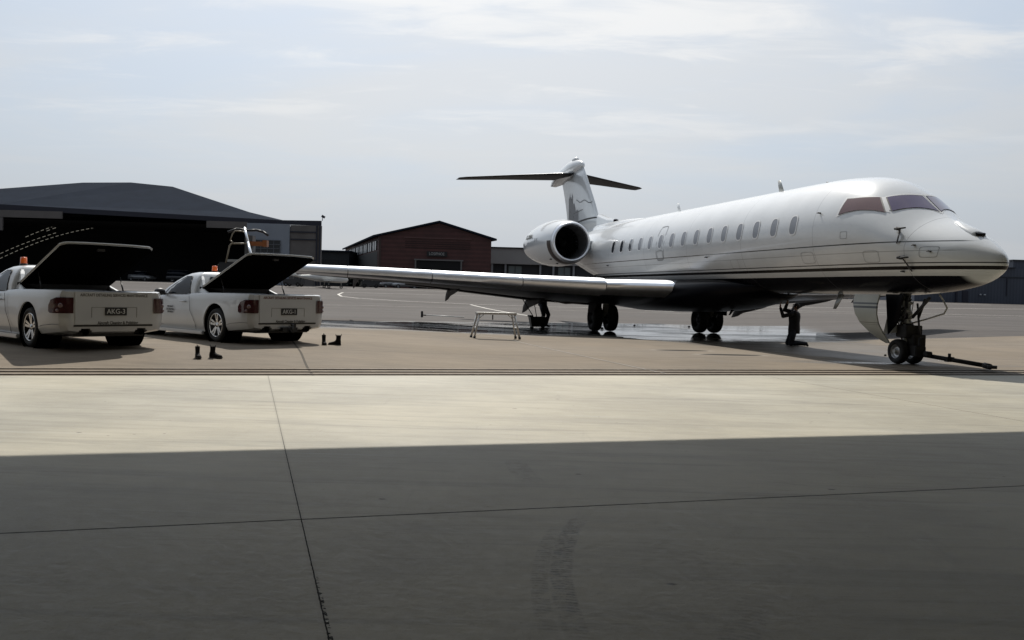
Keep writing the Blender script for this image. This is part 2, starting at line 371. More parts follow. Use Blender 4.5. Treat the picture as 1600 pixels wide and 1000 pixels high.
    dark_lens = q.ss(lens, .0, .35); rim_ = q.M('MULTIPLY', q.ss(lens, -.5, -.1), q.M('SUBTRACT', 1, dark_lens))
    col = q.mix(q.M('MULTIPLY', dark_lens, .9), q.mix(q.M('MULTIPLY', rim_, .35), col, (.33, .31, .28)), (.012, .010, .009))
    streak = q.ss(q.M('ADD', q.noise(1.3, 8, .68, (.16, 2.6, 1), .24, .6, 23), q.M('MULTIPLY', q.M('SUBTRACT', q.noise(.35, 4, .5, off=51), .5), .4)), .44, .54)
    water = q.M('MULTIPLY', wet, q.M('MULTIPLY_ADD', streak, .85, .15))
    col = q.mix(q.M('MULTIPLY', damp_shade, .72), col, q.scale(.38, col))  # wet darkening, also painting in the jet's shadow zone near the nose
    rg = q.M('SUBTRACT', q.ss(n1, .3, .7, .70, .88), q.M('MULTIPLY', damp_shade, .28))
    rg = q.M('MAXIMUM', q.M('SUBTRACT', rg, q.M('MULTIPLY', water, .75)), .02)
    wv = q.noise(3.0, 4, .5, (.35, 3.0, 1), .05, .4, 41); q.bump(q.M('ADD', q.M('MULTIPLY', q.M('ADD', n3, n2), q.M('SUBTRACT', 1, wet)), q.M('MULTIPLY', wv, q.M('MULTIPLY', wet, .25))), .22, .012)
    q._in(q.b.inputs['Specular IOR Level'], q.M('ADD', q.M('MULTIPLY', damp_shade, .08), q.M('MULTIPLY_ADD', water, .28, .06)))
    return q.out(col, rg)

VE = 25.6
ground_sheet('hangar_floor', floor_material(), frange(-45, 45, 1.0), frange(-30, 12.95, 1.0))
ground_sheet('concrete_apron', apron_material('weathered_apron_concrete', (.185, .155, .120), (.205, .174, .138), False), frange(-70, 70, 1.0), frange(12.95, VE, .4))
ground_sheet('asphalt_apron', apron_material('worn_grey_asphalt', (.088, .080, .075), (.104, .095, .089), True),
             [-900, -500, -260, -150] + frange(-110, 110, 2.0) + [150, 260, 500, 900], frange(VE, 60, 1.0) + frange(62, 170, 3.0) + [200, 300, 600, 1500, 3000])
rail_m = mat('rusty_rail_steel', (.17, .145, .115), .45, .6, var=.3, vscale=8)
tr = empty('door_track', (*uv(0, 13.45), 0), label='three steel sliding door tracks set in the concrete across the hangar mouth', cat='door track')
for v0 in (13.05, 13.47, 13.88):
    mb = MB()
    for u0 in frange(-40, 39, 1.0):
        a = uv(u0, v0); b = uv(u0 + 1.0, v0)
        pts = [Vector((p[0] - tr.location.x, p[1] - tr.location.y, g(*p) + .004)) for p in (a, b)]
        off = Vector((UV_N.x, UV_N.y, 0)) * .022
        mb.add([pts[0] - off, pts[0] + off, pts[1] + off, pts[1] - off, *(p + Vector((0, 0, .012)) for p in (pts[0] - off, pts[0] + off, pts[1] + off, pts[1] - off))],
               [(4, 5, 6, 7), (0, 4, 7, 3), (1, 2, 6, 5)])
    mb.build('rail', rail_m, tr)

# painted lines
line_m = mat('worn_line_paint', (.42, .40, .36), .7, var=.35, vscale=2.5)
linet = mat('faded_line_paint', (.27, .25, .225), .75, var=.4, vscale=2.0)
def ground_line(name, pts, wd, m, dz=.006):
    P = []
    for (a, b) in zip(pts[:-1], pts[1:]):
        n = max(1, int(math.dist(a, b) / .8)); P += [(a[0] + (b[0] - a[0]) * i / n, a[1] + (b[1] - a[1]) * i / n) for i in range(n)]
    P.append(pts[-1]); L = []; Rr = []
    for i, p in enumerate(P):
        a = P[max(0, i - 1)]; b = P[min(len(P) - 1, i + 1)]; d = Vector((b[0] - a[0], b[1] - a[1])).normalized(); nn = Vector((-d.y, d.x)) * wd / 2
        l = (p[0] + nn.x, p[1] + nn.y); r = (p[0] - nn.x, p[1] - nn.y); L.append((*l, g(*l) + dz)); Rr.append((*r, g(*r) + dz))
    n = len(P); mb = MB(); mb.add(L + Rr, [(i, i + 1, n + i + 1, n + i) for i in range(n - 1)], True)
    return mb.build(name, m, kind='structure')
ground_line('taxi_line', [(-30, 57.5), (-13, 59.4), (-2, 61.3), (14, 62.6), (37, 64.5), (70, 66)], .22, linet)
ground_line('taxi_line', [(-18.2, 94), (-17.3, 87), (-15.8, 81), (-13.6, 77.2), (-8.5, 72.7), (-3.6, 70.3), (3, 69), (20, 74), (54.7, 93.9)], .24, line_m)
ground_line('taxi_line', [(-18.2, 94), (-16.8, 95.5), (-13.7, 94.6), (0, 96), (30, 100)], .35, linet)
ground_line('taxi_line', [(-3.3, 69), (-1.56, 60.1), (1.05, 48.4), (1.8, 45)], .2, line_m)
ground_line('taxi_line', [(-3.34, 30.6), (-2.6, 27.8), (-1.95, 26.9), (0.02, 23.3), (1.4, 18.6), (2.6, 14.6)], .03, linet)
ground_line('taxi_line', [(10, 66.2), (24.6, 67.5), (41, 70.2), (80, 74)], .25, line_m)
ground_line('taxi_line', [(-60, 118), (-20, 112), (0, 114), (30, 108), (60, 110)], .8, linet)
ground_line('taxi_line', [(-40, 84), (-24, 79.5), (-19, 78), (-17.8, 75.5), (-18.6, 72), (-24, 68)], .25, linet)

# ------------------------------------------------------------------ hangar the camera stands in
wall_m = mat('grey_corrugated_cladding', (.42, .43, .42), .6, .1, var=.12, vscale=1.5)
steel_m = mat('grey_painted_steel', (.24, .25, .26), .5, .2, var=.1)
DOOR_V = 13.5
LINTEL = 6.40 * math.tan(R(SUN_EL)) / math.cos(R(SUN_AZ - 16.86))
hg = empty('maintenance_hangar', (0, 0, 0), R(16.86), label='large open-fronted maintenance hangar whose roof shades the foreground floor', cat='hangar')
MB().box((0, -8.5, LINTEL + 3.1), (84, 44, .3)).build('roof', wall_m, hg)
MB().box((0, DOOR_V - .18, LINTEL + 1.5), (84, .36, 3.0)).build('lintel', steel_m, hg)
MB().box((-41.9, -8.6, (LINTEL + 2.95) / 2), (.3, 43, LINTEL + 2.9)).build('wall', wall_m, hg)
MB().box((41.9, -8.6, (LINTEL + 2.95) / 2), (.3, 43, LINTEL + 2.9)).build('wall', wall_m, hg)
MB().box((0, -30.2, (LINTEL + 2.95) / 2), (83, .3, LINTEL + 2.9)).build('wall', wall_m, hg)

# ------------------------------------------------------------------ buildings
slate = mat('dark_slate_metal_roof', (.021, .027, .039), .95, 0, spec=.02, var=.1, vscale=.4)
black_in = mat('unlit_interior_black', (.012, .012, .013), .9)  # near-black: interior darkness put into the colour
navy_m = mat('navy_fascia', (.018, .02, .035), .5)
grey_panel = mat('pale_grey_panel', (.25, .28, .33), .55, var=.08, vscale=.3)
brown_panel = mat('brown_grey_cladding', (.135, .125, .12), .7, var=.12, vscale=.5)
glass_dark = mat('dark_window_glass', (.02, .025, .03), .08, spec=.8)
white_frame = mat('white_window_frame', (.55, .56, .57), .5)

def quad_box(mb, x0, x1, y0, y1, z0, z1): mb.box(((x0 + x1) / 2, (y0 + y1) / 2, (z0 + z1) / 2), (abs(x1 - x0), abs(y1 - y0), abs(z1 - z0))); return mb

YL = 130
lh = empty('aircraft_hangar', (-55, YL, 1.3), label='big dark hangar with hipped slate roof and wide open doorway on the left', cat='hangar')
def lhv(x, y, z): return (x + 55, y - YL, z - 1.3)
rf = MB()
e0, e1, e2 = lhv(-100, 130, 12.0), lhv(-76.1, 130, 12.15), lhv(-35.0, 130, 10.95)
r1, r2, r3 = lhv(-71.3, 145, 17.35), lhv(-63.4, 145, 17.6), lhv(-56.5, 145, 17.1)
l0 = lhv(-100, 145, 12.5)
bk = [lhv(-100, 185, 12.2), lhv(-58, 185, 11)]
p390 = lhv(-40.6, 134.5, 12.40); p430 = lhv(-35.0, 133, 11.2)
rf.add([e0, e1, e2, p430, p390, r3, r2, r1, l0, bk[0], bk[1], lhv(-71, 172, 17.3), lhv(-64, 172, 17)],
       [(0, 1, 7, 8), (1, 5, 6, 7), (1, 4, 5), (1, 2, 4), (2, 3, 4), (8, 7, 11, 9), (7, 6, 5, 12, 11), (5, 4, 3, 10, 12), (9, 11, 12, 10)])
rf.build('roof', slate, lh)
mb = MB(); mb.add([lhv(-100, 129.8, 11.2), lhv(-76.1, 129.8, 11.35), lhv(-35, 129.8, 10.35), lhv(-28.5, 129.8, 10.3), lhv(-28.5, 129.8, 11.05), lhv(-35, 129.8, 10.97), lhv(-76.1, 129.8, 12.15), lhv(-100, 129.8, 12.0)],
       [(0, 1, 6, 7), (1, 2, 5, 6), (2, 3, 4, 5)]); mb.build('fascia', navy_m, lh)
mb = MB(); quad_box(mb, -100, -52, 184, 184.3, 0, 11); quad_box(mb, -100.3, -100, 130, 184, 0, 11); mb.add([(-28.6, 130.2, 0), (-28.6, 130.2, 10.6), (-52, 184, 10.6), (-52, 184, 0), (-28.9, 130.2, 0), (-28.9, 130.2, 10.6), (-52.3, 184, 10.6), (-52.3, 184, 0)], [(0, 1, 2, 3), (7, 6, 5, 4), (1, 5, 6, 2)])
o = mb.build('wall', brown_panel, lh); o.location = (55, -YL, -1.3)
mb = MB(); quad_box(mb, -99.9, -39.6, 131, 183.9, 1.42, 1.44); mb.build('shadowed_floor', mat('shade_dark_floor', (.05, .048, .045), .7), lh).location = (55, -YL, -1.3)  # floor coloured dark for the shade inside the hangar
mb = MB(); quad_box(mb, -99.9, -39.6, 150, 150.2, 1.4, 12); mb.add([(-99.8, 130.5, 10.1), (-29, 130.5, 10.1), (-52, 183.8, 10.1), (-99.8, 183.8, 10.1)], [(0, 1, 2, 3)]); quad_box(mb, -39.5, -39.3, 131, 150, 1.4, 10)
mb.build('interior_dark_sheets', black_in, lh).location = (55, -YL, -1.3)  # black sheets stand in for the unlit depth of the hangar
# door leaves on the right-hand side
mb = MB(); quad_box(mb, -45.4, -39.4, 129.5, 129.8, 9.55, 10.55); mb.build('door_header', brown_panel, lh).location = (55, -YL, -1.3)
mb = MB(); quad_box(mb, -78, -66.7, 129.5, 129.8, 10.25, 11.3); mb.build('door_header', brown_panel, lh).location = (55, -YL, -1.3)
mb = MB(); quad_box(mb, -77.2, -75.4, 129.4, 129.7, 8.3, 10.2); mb.build('door_header', brown_panel, lh).location = (55, -YL, -1.3)
mb = MB(); quad_box(mb, -39.4, -33.1, 129.4, 129.7, 1.3, 10.4); dl = mb.build('door_leaf', grey_panel, lh); dl.location = (55, -YL, -1.3)
mb = MB(); quad_box(mb, -38.2, -34.4, 129.3, 129.38, 5.5, 7.95); wp = mb.build('window', glass_dark, dl)
mb = MB()
for i in range(5): quad_box(mb, -38.2 + i * .95 - .04, -38.2 + i * .95 + .04, 129.22, 129.3, 5.5, 7.95)
for i in range(5): quad_box(mb, -38.2, -34.4, 129.2, 129.29, 5.46 + i * .61, 5.54 + i * .61)
mb.build('glazing_bars', mat('grey_bars', (.12, .13, .15), .5), wp)
mb = MB(); quad_box(mb, -33.05, -28.5, 129.6, 130.2, 1.3, 10.3); rw = mb.build('end_wall', brown_panel, lh); rw.location = (55, -YL, -1.3)
mb = MB()
for z in (9.2, 8.1, 5.1): quad_box(mb, -33.0, -29.2, 129.45, 129.6, z, z + .18)
for x in (-29.2, -28.75): quad_box(mb, x, x + .18, 129.4, 129.6, 1.3, 10.3)
mb.build('cladding_rail', navy_m, rw)
mb = MB(); mb.tube((26.6, -.2, 9.75), (26.6, -.2, 10.25), .05); mb.box((26.75, -.3, 10.35), (.5, .3, .35), Matrix.Rotation(.5, 3, 'Y')); mb.build('floodlight', navy_m, lh)
# ribs of the far vault with rows of panels whose own glow stands in for daylight
skl = mat('glowing_rooflight', (.75, .72, .62), .5, emit=.22)
for (x0, z0, x1, z1, bow) in ((-84, 3.6, -61.0, 11.0, 1.3), (-84, 4.4, -72.5, 9.2, .3), (-78, 8.2, -72, 10.6, .1), (-74.5, 9.3, -71.5, 10.4, .05)):
    n = int(abs(x1 - x0) / .85)
    for i in range(n):
        t = (i + .2) / n; t2 = (i + .72) / n; x0_, x1_ = x0 - 4.5, x1 - 4.5
        a = Vector((x0_ + (x1_ - x0_) * t, 0, z0 + (z1 - z0) * t + bow * math.sin(math.pi * t))); b = Vector((x0_ + (x1_ - x0_) * t2, 0, z0 + (z1 - z0) * t2 + bow * math.sin(math.pi * t2)))
        h = .03; mb = MB(); mb.add([(a.x, 148, a.z - h), (b.x, 148, b.z - h), (b.x, 148, b.z + h), (a.x, 148, a.z + h), (a.x, 148.1, a.z - h), (b.x, 148.1, b.z - h), (b.x, 148.1, b.z + h), (a.x, 148.1, a.z + h)],
               [(0, 1, 2, 3), (7, 6, 5, 4), (0, 4, 5, 1), (3, 2, 6, 7)])
        mb.build('rooflight', skl, lh).location = (55, -YL, -1.3)

# brick-red hangar
YB = 145
def brick_mat():
    q = G('dark_red_cladding'); r = q.M('SINE', q.M('MULTIPLY', q.z, 9.0))
    rib = q.M('MULTIPLY', q.ss(r, -.2, .8, .85, 1.12), q.ss(q.noise(.5, 5), .3, .7, .8, 1.15))
    col = q.scale(rib, (.085, .032, .030)); return q.out(col, .6)
bh = empty('red_hangar', (-12.4, YB, 1.4), label='dark red gabled hangar with low pitched roof and a sign over its door', cat='hangar')
XL, XM, XR = -22.3, -12.38, -3.76
redm = brick_mat()
mb = MB()
fr = [(XL, YB, 0), (XR, YB, 0), (XR, YB, 9.85), (XM, YB, 12.35), (XL, YB, 9.95)]
bkp = [(x - 15.5, YB + 52, z) for x, y, z in fr]
mb.add(fr + bkp, [(0, 1, 2, 3, 4), (9, 8, 7, 6, 5), (1, 6, 7, 2), (0, 4, 9, 5)]); mb.build('wall', redm, bh).location = (12.4, -YB, -1.4)
def roofpts(dz): return [(XL - .9, YB - .5, 9.78 + dz), (XM, YB - .5, 12.45 + dz), (XR + .9, YB - .5, 9.72 + dz), (XR + .9 - 15.5, YB + 53, 9.72 + dz), (XM - 15.5, YB + 53, 12.45 + dz), (XL - .9 - 15.5, YB + 53, 9.78 + dz)]
mb = MB(); mb.add(roofpts(0) + roofpts(.3), [(0, 1, 4, 5), (1, 2, 3, 4), (6, 11, 10, 7), (7, 10, 9, 8), (0, 6, 7, 1), (1, 7, 8, 2), (5, 4, 10, 11), (4, 3, 9, 10), (0, 5, 11, 6), (2, 8, 9, 3)])
mb.build('roof', slate, bh).location = (12.4, -YB, -1.4)
# side strip of windows on the left flank
d = Vector((-15.5, 52, 0)).normalized(); nrm = Vector((-d.y, d.x, 0))
wall_l = MB()
p0 = Vector((XL, YB, 0)) + nrm * .06
wall_l.add([p0 + d * 1.4 + Vector((0, 0, 1)), p0 + d * 53 + Vector((0, 0, 1)), p0 + d * 53 + Vector((0, 0, 7.5)), p0 + d * 1.4 + Vector((0, 0, 7.5))], [(0, 1, 2, 3)])
wall_l.build('side_cladding', mat('charcoal_side_cladding', (.022, .025, .026), .7), bh).location = (12.4, -YB, -1.4)
for i in range(8):
    a = 2.2 + i * 6.3; mb = MB(); q = Vector((XL, YB, 0)) + nrm * .12
    mb.add([q + d * a + Vector((0, 0, 7.75)), q + d * (a + 5.1) + Vector((0, 0, 7.75)), q + d * (a + 5.1) + Vector((0, 0, 9.3)), q + d * a + Vector((0, 0, 9.3))], [(0, 1, 2, 3)])
    wf = mb.build('window', mat('frosted_daylit_window', (.42, .45, .47), .35), bh); wf.location = (12.4, -YB, -1.4)
    mb = MB()
    for j in (0, 2.55, 5.1): mb.tube(q + d * (a + j) + Vector((0, 0, 7.7)), q + d * (a + j) + Vector((0, 0, 9.35)), .07, n=6)
    mb.build('frame', mat('dark_frame', (.03, .03, .035), .6), wf)
mb = MB(); quad_box(mb, -18.2, -7.0, YB - .12, YB - .02, 9.75, 9.93); mb.build('door_track', mat('faded_red_steel', (.12, .06, .055), .6), bh).location = (12.4, -YB, -1.4)
mb = MB()
for z in (9.2, 8.85, 8.5, 8.15): quad_box(mb, -18.0, -7.2, YB - .06, YB - .01, z, z + .08)
mb.build('louvre', mat('dark_louvre', (.025, .012, .012), .7), bh).location = (12.4, -YB, -1.4)
mb = MB(); quad_box(mb, -16.1, -8.7, YB - .1, YB - .02, 1.4, 6.15); mb.build('doorway', black_in, bh).location = (12.4, -YB, -1.4)  # black panel painted in for the dark opening
mb = MB(); quad_box(mb, -16.4, -8.3, YB - .25, YB - .1, 6.15, 6.38); quad_box(mb, -16.3, -16.05, YB - .22, YB - .1, 1.4, 6.2); quad_box(mb, -8.75, -8.5, YB - .22, YB - .1, 1.4, 6.2)
mb.build('door_frame', mat('weathered_frame', (.16, .15, .15), .6), bh).location = (12.4, -YB, -1.4)
mb = MB(); quad_box(mb, -14.35, -11.0, YB - .3, YB - .12, 6.85, 7.65); sg = mb.build('sign', mat('black_signboard', (.012, .013, .015), .5), bh); sg.location = (12.4, -YB, -1.4)
text_mesh('lettering', 'LOSIPHOE', .66, mat('pale_letters', (.42, .42, .42), .5), sg, frame_mat((-12.7, YB - .31, 7.25), (1, 0, 0), (0, 0, 1)), sx=.85)
mb = MB(); quad_box(mb, XL - .05, XL + .35, YB - .08, YB - .01, 1, 9.8); mb.build('corner_trim', mat('brown_trim', (.07, .045, .04), .7), bh).location = (12.4, -YB, -1.4)

# long grey low building continuing behind the aircraft
YG = 160
gb = empty('terminal_building', (6, YG, 1.4), label='long low grey flat-roofed building with white posts behind the engine', cat='building')
gm = mat('taupe_grey_panel', (.31, .30, .295), .65, var=.06, vscale=.3)
mb = MB(); quad_box(mb, -4.3, 16, YG, YG + 18, 6.45, 9.3); mb.build('upper_wall', gm, gb).location = (-6, -YG, -1.4)
mb = MB(); quad_box(mb, -4.5, 16.2, YG - .25, YG + 18.2, 9.3, 9.48); mb.build('roof', slate, gb).location = (-6, -YG, -1.4)
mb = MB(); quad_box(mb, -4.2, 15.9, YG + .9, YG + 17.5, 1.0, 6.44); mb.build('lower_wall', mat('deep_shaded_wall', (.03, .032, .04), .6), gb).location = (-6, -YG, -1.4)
for i, x in enumerate((-3.9, -1.45, 4.9, 7.3, 11, 15.3)):
    mb = MB(); quad_box(mb, x - .17, x + .17, YG + .2, YG + .55, 1.2, 6.45); mb.build('post', mat('white_post', (.28, .29, .31), .6), gb).location = (-6, -YG, -1.4)
for x0, x1 in ((-.9, 1.5), (8.2, 10.4)):
    mb = MB(); quad_box(mb, x0, x1, YG + .75, YG + .88, 2.2, 6.1); wd_ = mb.build('window', mat('green_tinted_glass', (.13, .17, .18), .15, spec=.8), gb); wd_.location = (-6, -YG, -1.4)
    mb = MB(); quad_box(mb, (x0 + x1) / 2 - .06, (x0 + x1) / 2 + .06, YG + .66, YG + .75, 2.2, 6.1); quad_box(mb, x0 - .1, x0, YG + .66, YG + .8, 2.2, 6.2); quad_box(mb, x1, x1 + .1, YG + .66, YG + .8, 2.2, 6.2); mb.build('frame', mat('dark_frame', (.03, .03, .035), .6), wd_)

# small dark building between the two hangars
sb = empty('office_block', (-36, 170, 1.4), label='small dark low block between the slate hangar and red hangar', cat='building')
mb = MB(); quad_box(mb, -44, -31.5, 168, 180, 0, 8.05); mb.build('wall', mat('dark_block_wall', (.028, .034, .038), .7), sb).location = (36, -170, -1.4)
mb = MB(); quad_box(mb, -44.5, -31.2, 167.6, 180.4, 8.05, 8.35); mb.build('roof', slate, sb).location = (36, -170, -1.4)
for k in range(4):
    mb = MB(); quad_box(mb, -37.6 + k * 1.5, -36.4 + k * 1.5, 167.9, 168, 5.2, 6.6); mb.build('window', glass_dark, sb).location = (36, -170, -1.4)

# blue-grey hangar at right
YR = 125
rb = empty('blue_hangar', (66, YR, 1.6), label='long blue-grey clad hangar beyond the nose of the jet at right', cat='hangar')
def ribbed(name, c):
    q = G(name); r = q.ss(q.M('SINE', q.M('MULTIPLY', q.x, 14)), -.3, .6, .9, 1.08); n = q.ss(q.noise(.3, 5, .6, (1, 1, .4)), .3, .7, .85, 1.12)
    return q.out(q.scale(q.M('MULTIPLY', r, n), c), .55)
blue = ribbed('blue_grey_cladding', (.060, .072, .10))
mb = MB(); quad_box(mb, 57.2, 110, YR, YR + 40, 0, 6.75); mb.build('wall', blue, rb).location = (-66, -YR, -1.6)
mb = MB(); quad_box(mb, 71.3, 110, YR + .4, YR + 38, 6.75, 7.85); mb.build('upper_wall', blue, rb).location = (-66, -YR, -1.6)
mb = MB(); quad_box(mb, 71.1, 110, YR + .2, YR + 38.2, 7.85, 8.0); quad_box(mb, 57, 71.3, YR - .2, YR + 40, 6.75, 6.87); mb.build('roof', mat('navy_roof_edge', (.02, .024, .034), .6), rb).location = (-66, -YR, -1.6)
mb = MB(); quad_box(mb, 57.2, 110, YR - .08, YR - .01, 5.35, 5.5); mb.build('trim', mat('navy_roof_edge', (.02, .024, .034), .6), rb).location = (-66, -YR, -1.6)
mb = MB(); quad_box(mb, 64.0, 64.8, YR - .1, YR - .01, 1.6, 3.35); mb.build('door', navy_m, rb).location = (-66, -YR, -1.6)
mb = MB(); quad_box(mb, 63.0, 63.25, YR - .2, YR - .01, 1.6, 3.6); mb.build('downpipe', navy_m, rb).location = (-66, -YR, -1.6)
for x in (66.5, 67.1):
    mb = MB(); mb.ball((x, YR - .2, 2.85), (.16, .12, .12)); mb.build('wall_lamp', mat('pale_lamp_cover', (.4, .42, .45), .4), rb).location = (-66, -YR, -1.6)
for x in (60, 70.2, 73):
    mb = MB(); quad_box(mb, x, x + .12, YR - .1, YR - .01, 2.8, 5.3); mb.build('downpipe', navy_m, rb).location = (-66, -YR, -1.6)

# far hedge closing the horizon
def hedge(name, x0, x1, y, h, seed, **k):
    rnd = random.Random(seed); mb = MB()
    for i in range(int((x1 - x0) * 26)):
        x = rnd.uniform(x0, x1); yy = y + rnd.uniform(-1.2, 1.2); top = h * (.75 + .2 * math.sin(x * .6 + seed) + .12 * math.sin(x * 1.9))
        z = g(x, yy) + rnd.random() ** .6 * top; s_ = rnd.uniform(.15, .38)
        a = Vector((rnd.gauss(0, 1), rnd.gauss(0, 1), rnd.gauss(0, 1))).normalized(); b = a.orthogonal().normalized(); c = a.cross(b)
        mb.add([Vector((x, yy, z)) + b * s_, Vector((x, yy, z)) + c * s_ * .6, Vector((x, yy, z)) - b * s_, Vector((x, yy, z)) - c * s_ * .6], [(0, 1, 2, 3)])
    return mb.build(name, mat('dark_hedge_leaves', (.022, .030, .018), .8, var=.5, vscale=.8), recalc=False, **k)
hedge('hedge', 12, 57, 141, 2.0, 3, label='low dark hedge far off beneath the jet belly', cat='hedge')
hedge('hedge', -27, -21.5, 141, 2.6, 5, label='dark green bush against the left corner of the red hangar', cat='hedge')

# ------------------------------------------------------------------ business jet
HD = R(13.956)
jet = empty('business_jet', (9.097, 16.126, 0), math.atan2(-math.cos(HD), math.sin(HD)),
            label='white twin-engine business jet with black belly and thin dark stripes, nose towards the right', cat='aeroplane')
def A(s, y, z): return Vector((-s, -y, z))      # station aft of nose, starboard, up

TS = [0.1, .14, .24, .45, .8, 1.25, 1.7, 2.1, 2.6, 3.2, 3.9, 4.9, 6, 17, 19, 21, 24, 27, 29.4]
TT = [2.10, 2.19, 2.30, 2.45, 2.67, 2.88, 3.08, 3.36, 3.72, 4.0, 4.12, 4.18, 4.19, 4.19, 4.18, 4.13, 4.02, 3.86, 3.62]
TB = [2.04, 1.96, 1.89, 1.79, 1.67, 1.585, 1.53, 1.50, 1.47, 1.455, 1.45, 1.45, 1.45, 1.45, 1.6, 1.9, 2.5, 3.02, 3.38]
TW = [.03, .11, .22, .40, .64, .86, 1.02, 1.13, 1.22, 1.29, 1.33, 1.345, 1.345, 1.345, 1.32, 1.22, .92, .52, .12]
TC = [2.07, 2.08, 2.10, 2.14, 2.2, 2.3, 2.42, 2.53, 2.66, 2.74, 2.8, 2.83, 2.83, 2.83, 2.85, 2.95, 3.2, 3.42, 3.5]
def pchip(xs, ys):
    x = np.array(xs, float); y = np.array(ys, float); h = np.diff(x); d = np.diff(y) / h; m = np.zeros(len(x))
    for i in range(1, len(x) - 1):
        if d[i - 1] * d[i] > 0:
            w1 = 2 * h[i] + h[i - 1]; w2 = h[i] + 2 * h[i - 1]; m[i] = (w1 + w2) / (w1 / d[i - 1] + w2 / d[i])
    m[0] = d[0]; m[-1] = d[-1]
    def f(s):
        s = min(max(s, x[0]), x[-1]); i = min(max(int(np.searchsorted(x, s) - 1), 0), len(h) - 1); t = (s - x[i]) / h[i]
        return float((2 * t**3 - 3 * t**2 + 1) * y[i] + (t**3 - 2 * t**2 + t) * h[i] * m[i] + (-2 * t**3 + 3 * t**2) * y[i + 1] + (t**3 - t**2) * h[i] * m[i + 1])
    return f
fT, fB, fW, fC = [pchip(TS, t) for t in (TT, TB, TW, TC)]
fE = pchip([.1, .5, 1.1, 1.8, 2.4, 3.1, 3.9, 30], [2.0, 1.85, 1.66, 1.62, 1.68, 1.85, 2.0, 2.0])
def FP(s, th, off=0.0):
    """point on the fuselage skin at station s, angle th from the crown (degrees, + = starboard)"""
    c = fC(s); a = R(th); cz = math.cos(a); hz_ = (fT(s) - c) if cz > 0 else (c - fB(s)); e = 2 / fE(s) if cz > 0 else 1.0
    ny, nz = math.sin(a), cz
    return A(s, fW(s) * math.copysign(abs(ny) ** e, ny) + off * ny, c + hz_ * math.copysign(abs(cz) ** e, cz) + off * nz)
def FPz(s, z, side=1, off=0.0):
    c = fC(s); h = (fT(s) - c) if z > c else (c - fB(s)); k = max(-1, min(1, (z - c) / h)); k = k ** (fE(s) / 2) if k > 0 else k; return FP(s, side * math.degrees(math.acos(k)), off)

def paint():
    q = G('white_jet_paint_with_stripes')
    white = (.68, .705, .725)
    n = q.noise(1.3, 5); col = q.scale(q.ss(n, .3, .7, .95, 1.03), white)
    def zb(lo_, hi_, soft=.004): return q.M('MULTIPLY', q.ss(q.z, lo_ - soft, lo_ + soft), q.ss(q.z, hi_ + soft, hi_ - soft))
    notail = q.ss(q.x, -25.5, -25.0); nonose = q.ss(q.x, -.55, -.8)
    col = q.mix(q.M('MULTIPLY', zb(2.505, 2.53), q.M('MULTIPLY', notail, nonose)), col, (.03, .03, .03))
    col = q.mix(q.M('MULTIPLY', zb(2.325, 2.338), q.M('MULTIPLY', q.M('MULTIPLY', notail, nonose), .6)), col, (.12, .12, .12))
    col = q.mix(q.M('MULTIPLY', zb(2.085, 2.105), notail), col, (.015, .013, .013))
    col = q.mix(q.M('MULTIPLY', zb(1.965, 2.035), notail), col, (.012, .010, .010))
    bl = zb(1.53, 1.845); col = q.mix(q.M('MULTIPLY', bl, q.ss(q.x, -.55, -.75)), col, (.006, .006, .009))
    lower = q.M('MULTIPLY', q.ss(q.z, 1.54, 1.53), q.ss(q.x, -2.0, -2.8)); col = q.mix(lower, col, (.055, .055, .06))
    blk = q.M('MAXIMUM', bl, q.M('MULTIPLY', q.M('MAXIMUM', zb(2.085, 2.105), zb(1.965, 2.035)), notail))
    # panel joints and lower-lobe seams
    for x in (-1.62, -4.3, -7.6, -10.9, -14.2, -17.6, -19.6, -22.6): col = q.mix(q.M('MULTIPLY', q.band(q.x, x, .005, .004), .5), col, (.16, .16, .17))
    col = q.mix(q.ss(q.noise(2.2, 7, .7, (.35, 1, 3)), .60, .78, 0, .10), col, (.35, .34, .31))
    q._in(q.b.inputs['Coat Weight'], q.M('MULTIPLY_ADD', blk, -.6, .6)); q._in(q.b.inputs['Specular IOR Level'], q.M('MULTIPLY_ADD', blk, -.33, .45)); q.b.inputs['Coat Roughness'].default_value = .05
    q.bump(q.noise(1.1, 3), .035, .05)
    return q.out(col, .24)
jp = paint()
jw = mat('white_aircraft_paint', (.68, .705, .725), .26, coat=.7, var=.03, vscale=1.2)
jmetal = mat('polished_leading_edge', (.84, .86, .90), .31, .9, var=.06, vscale=2)
jblack = mat('gloss_black_belly', (.002, .002, .004), .35, spec=.08)
jdark = mat('dark_grey_antenna', (.030, .030, .032), .45)  # dark grey for a small crown antenna
rubber = mat('tyre_rubber', (.014, .014, .014), .8, bump=.2, bscale=60)
alloy = mat('brushed_wheel_alloy', (.42, .42, .42), .38, .8)
dsteel = mat('dark_gear_steel', (.055, .055, .06), .45, .6)
lsteel = mat('light_gear_steel', (.36, .37, .36), .4, .5, var=.1)
cglass = mat('tinted_cabin_glass', (.040, .045, .055), .05, spec=1.0, coat=.5)
pglass = mat('purple_tinted_windscreen', (.060, .022, .085), .10, spec=.8, coat=.6)
pglass2 = mat('rose_tinted_side_screen', (.120, .055, .050), .14, spec=.6, coat=.3)

ss_ = [.1, .115, .14, .18, .24, .32, .42, .55, .7, .85, 1.0, 1.2, 1.4, 1.6, 1.8, 2.0, 2.2, 2.4, 2.6, 2.8, 3.0, 3.3, 3.6, 4, 4.5, 5, 6, 8, 10, 12, 14, 16, 17, 18, 19, 20, 21, 22, 23, 24, 25, 26, 27, 28, 29, 29.4]
NA = 64
mb = MB(); mb.loft([[FP(s, 360 * i / NA) for i in range(NA)] for s in ss_]); fus = mb.build('fuselage', jp, jet); 

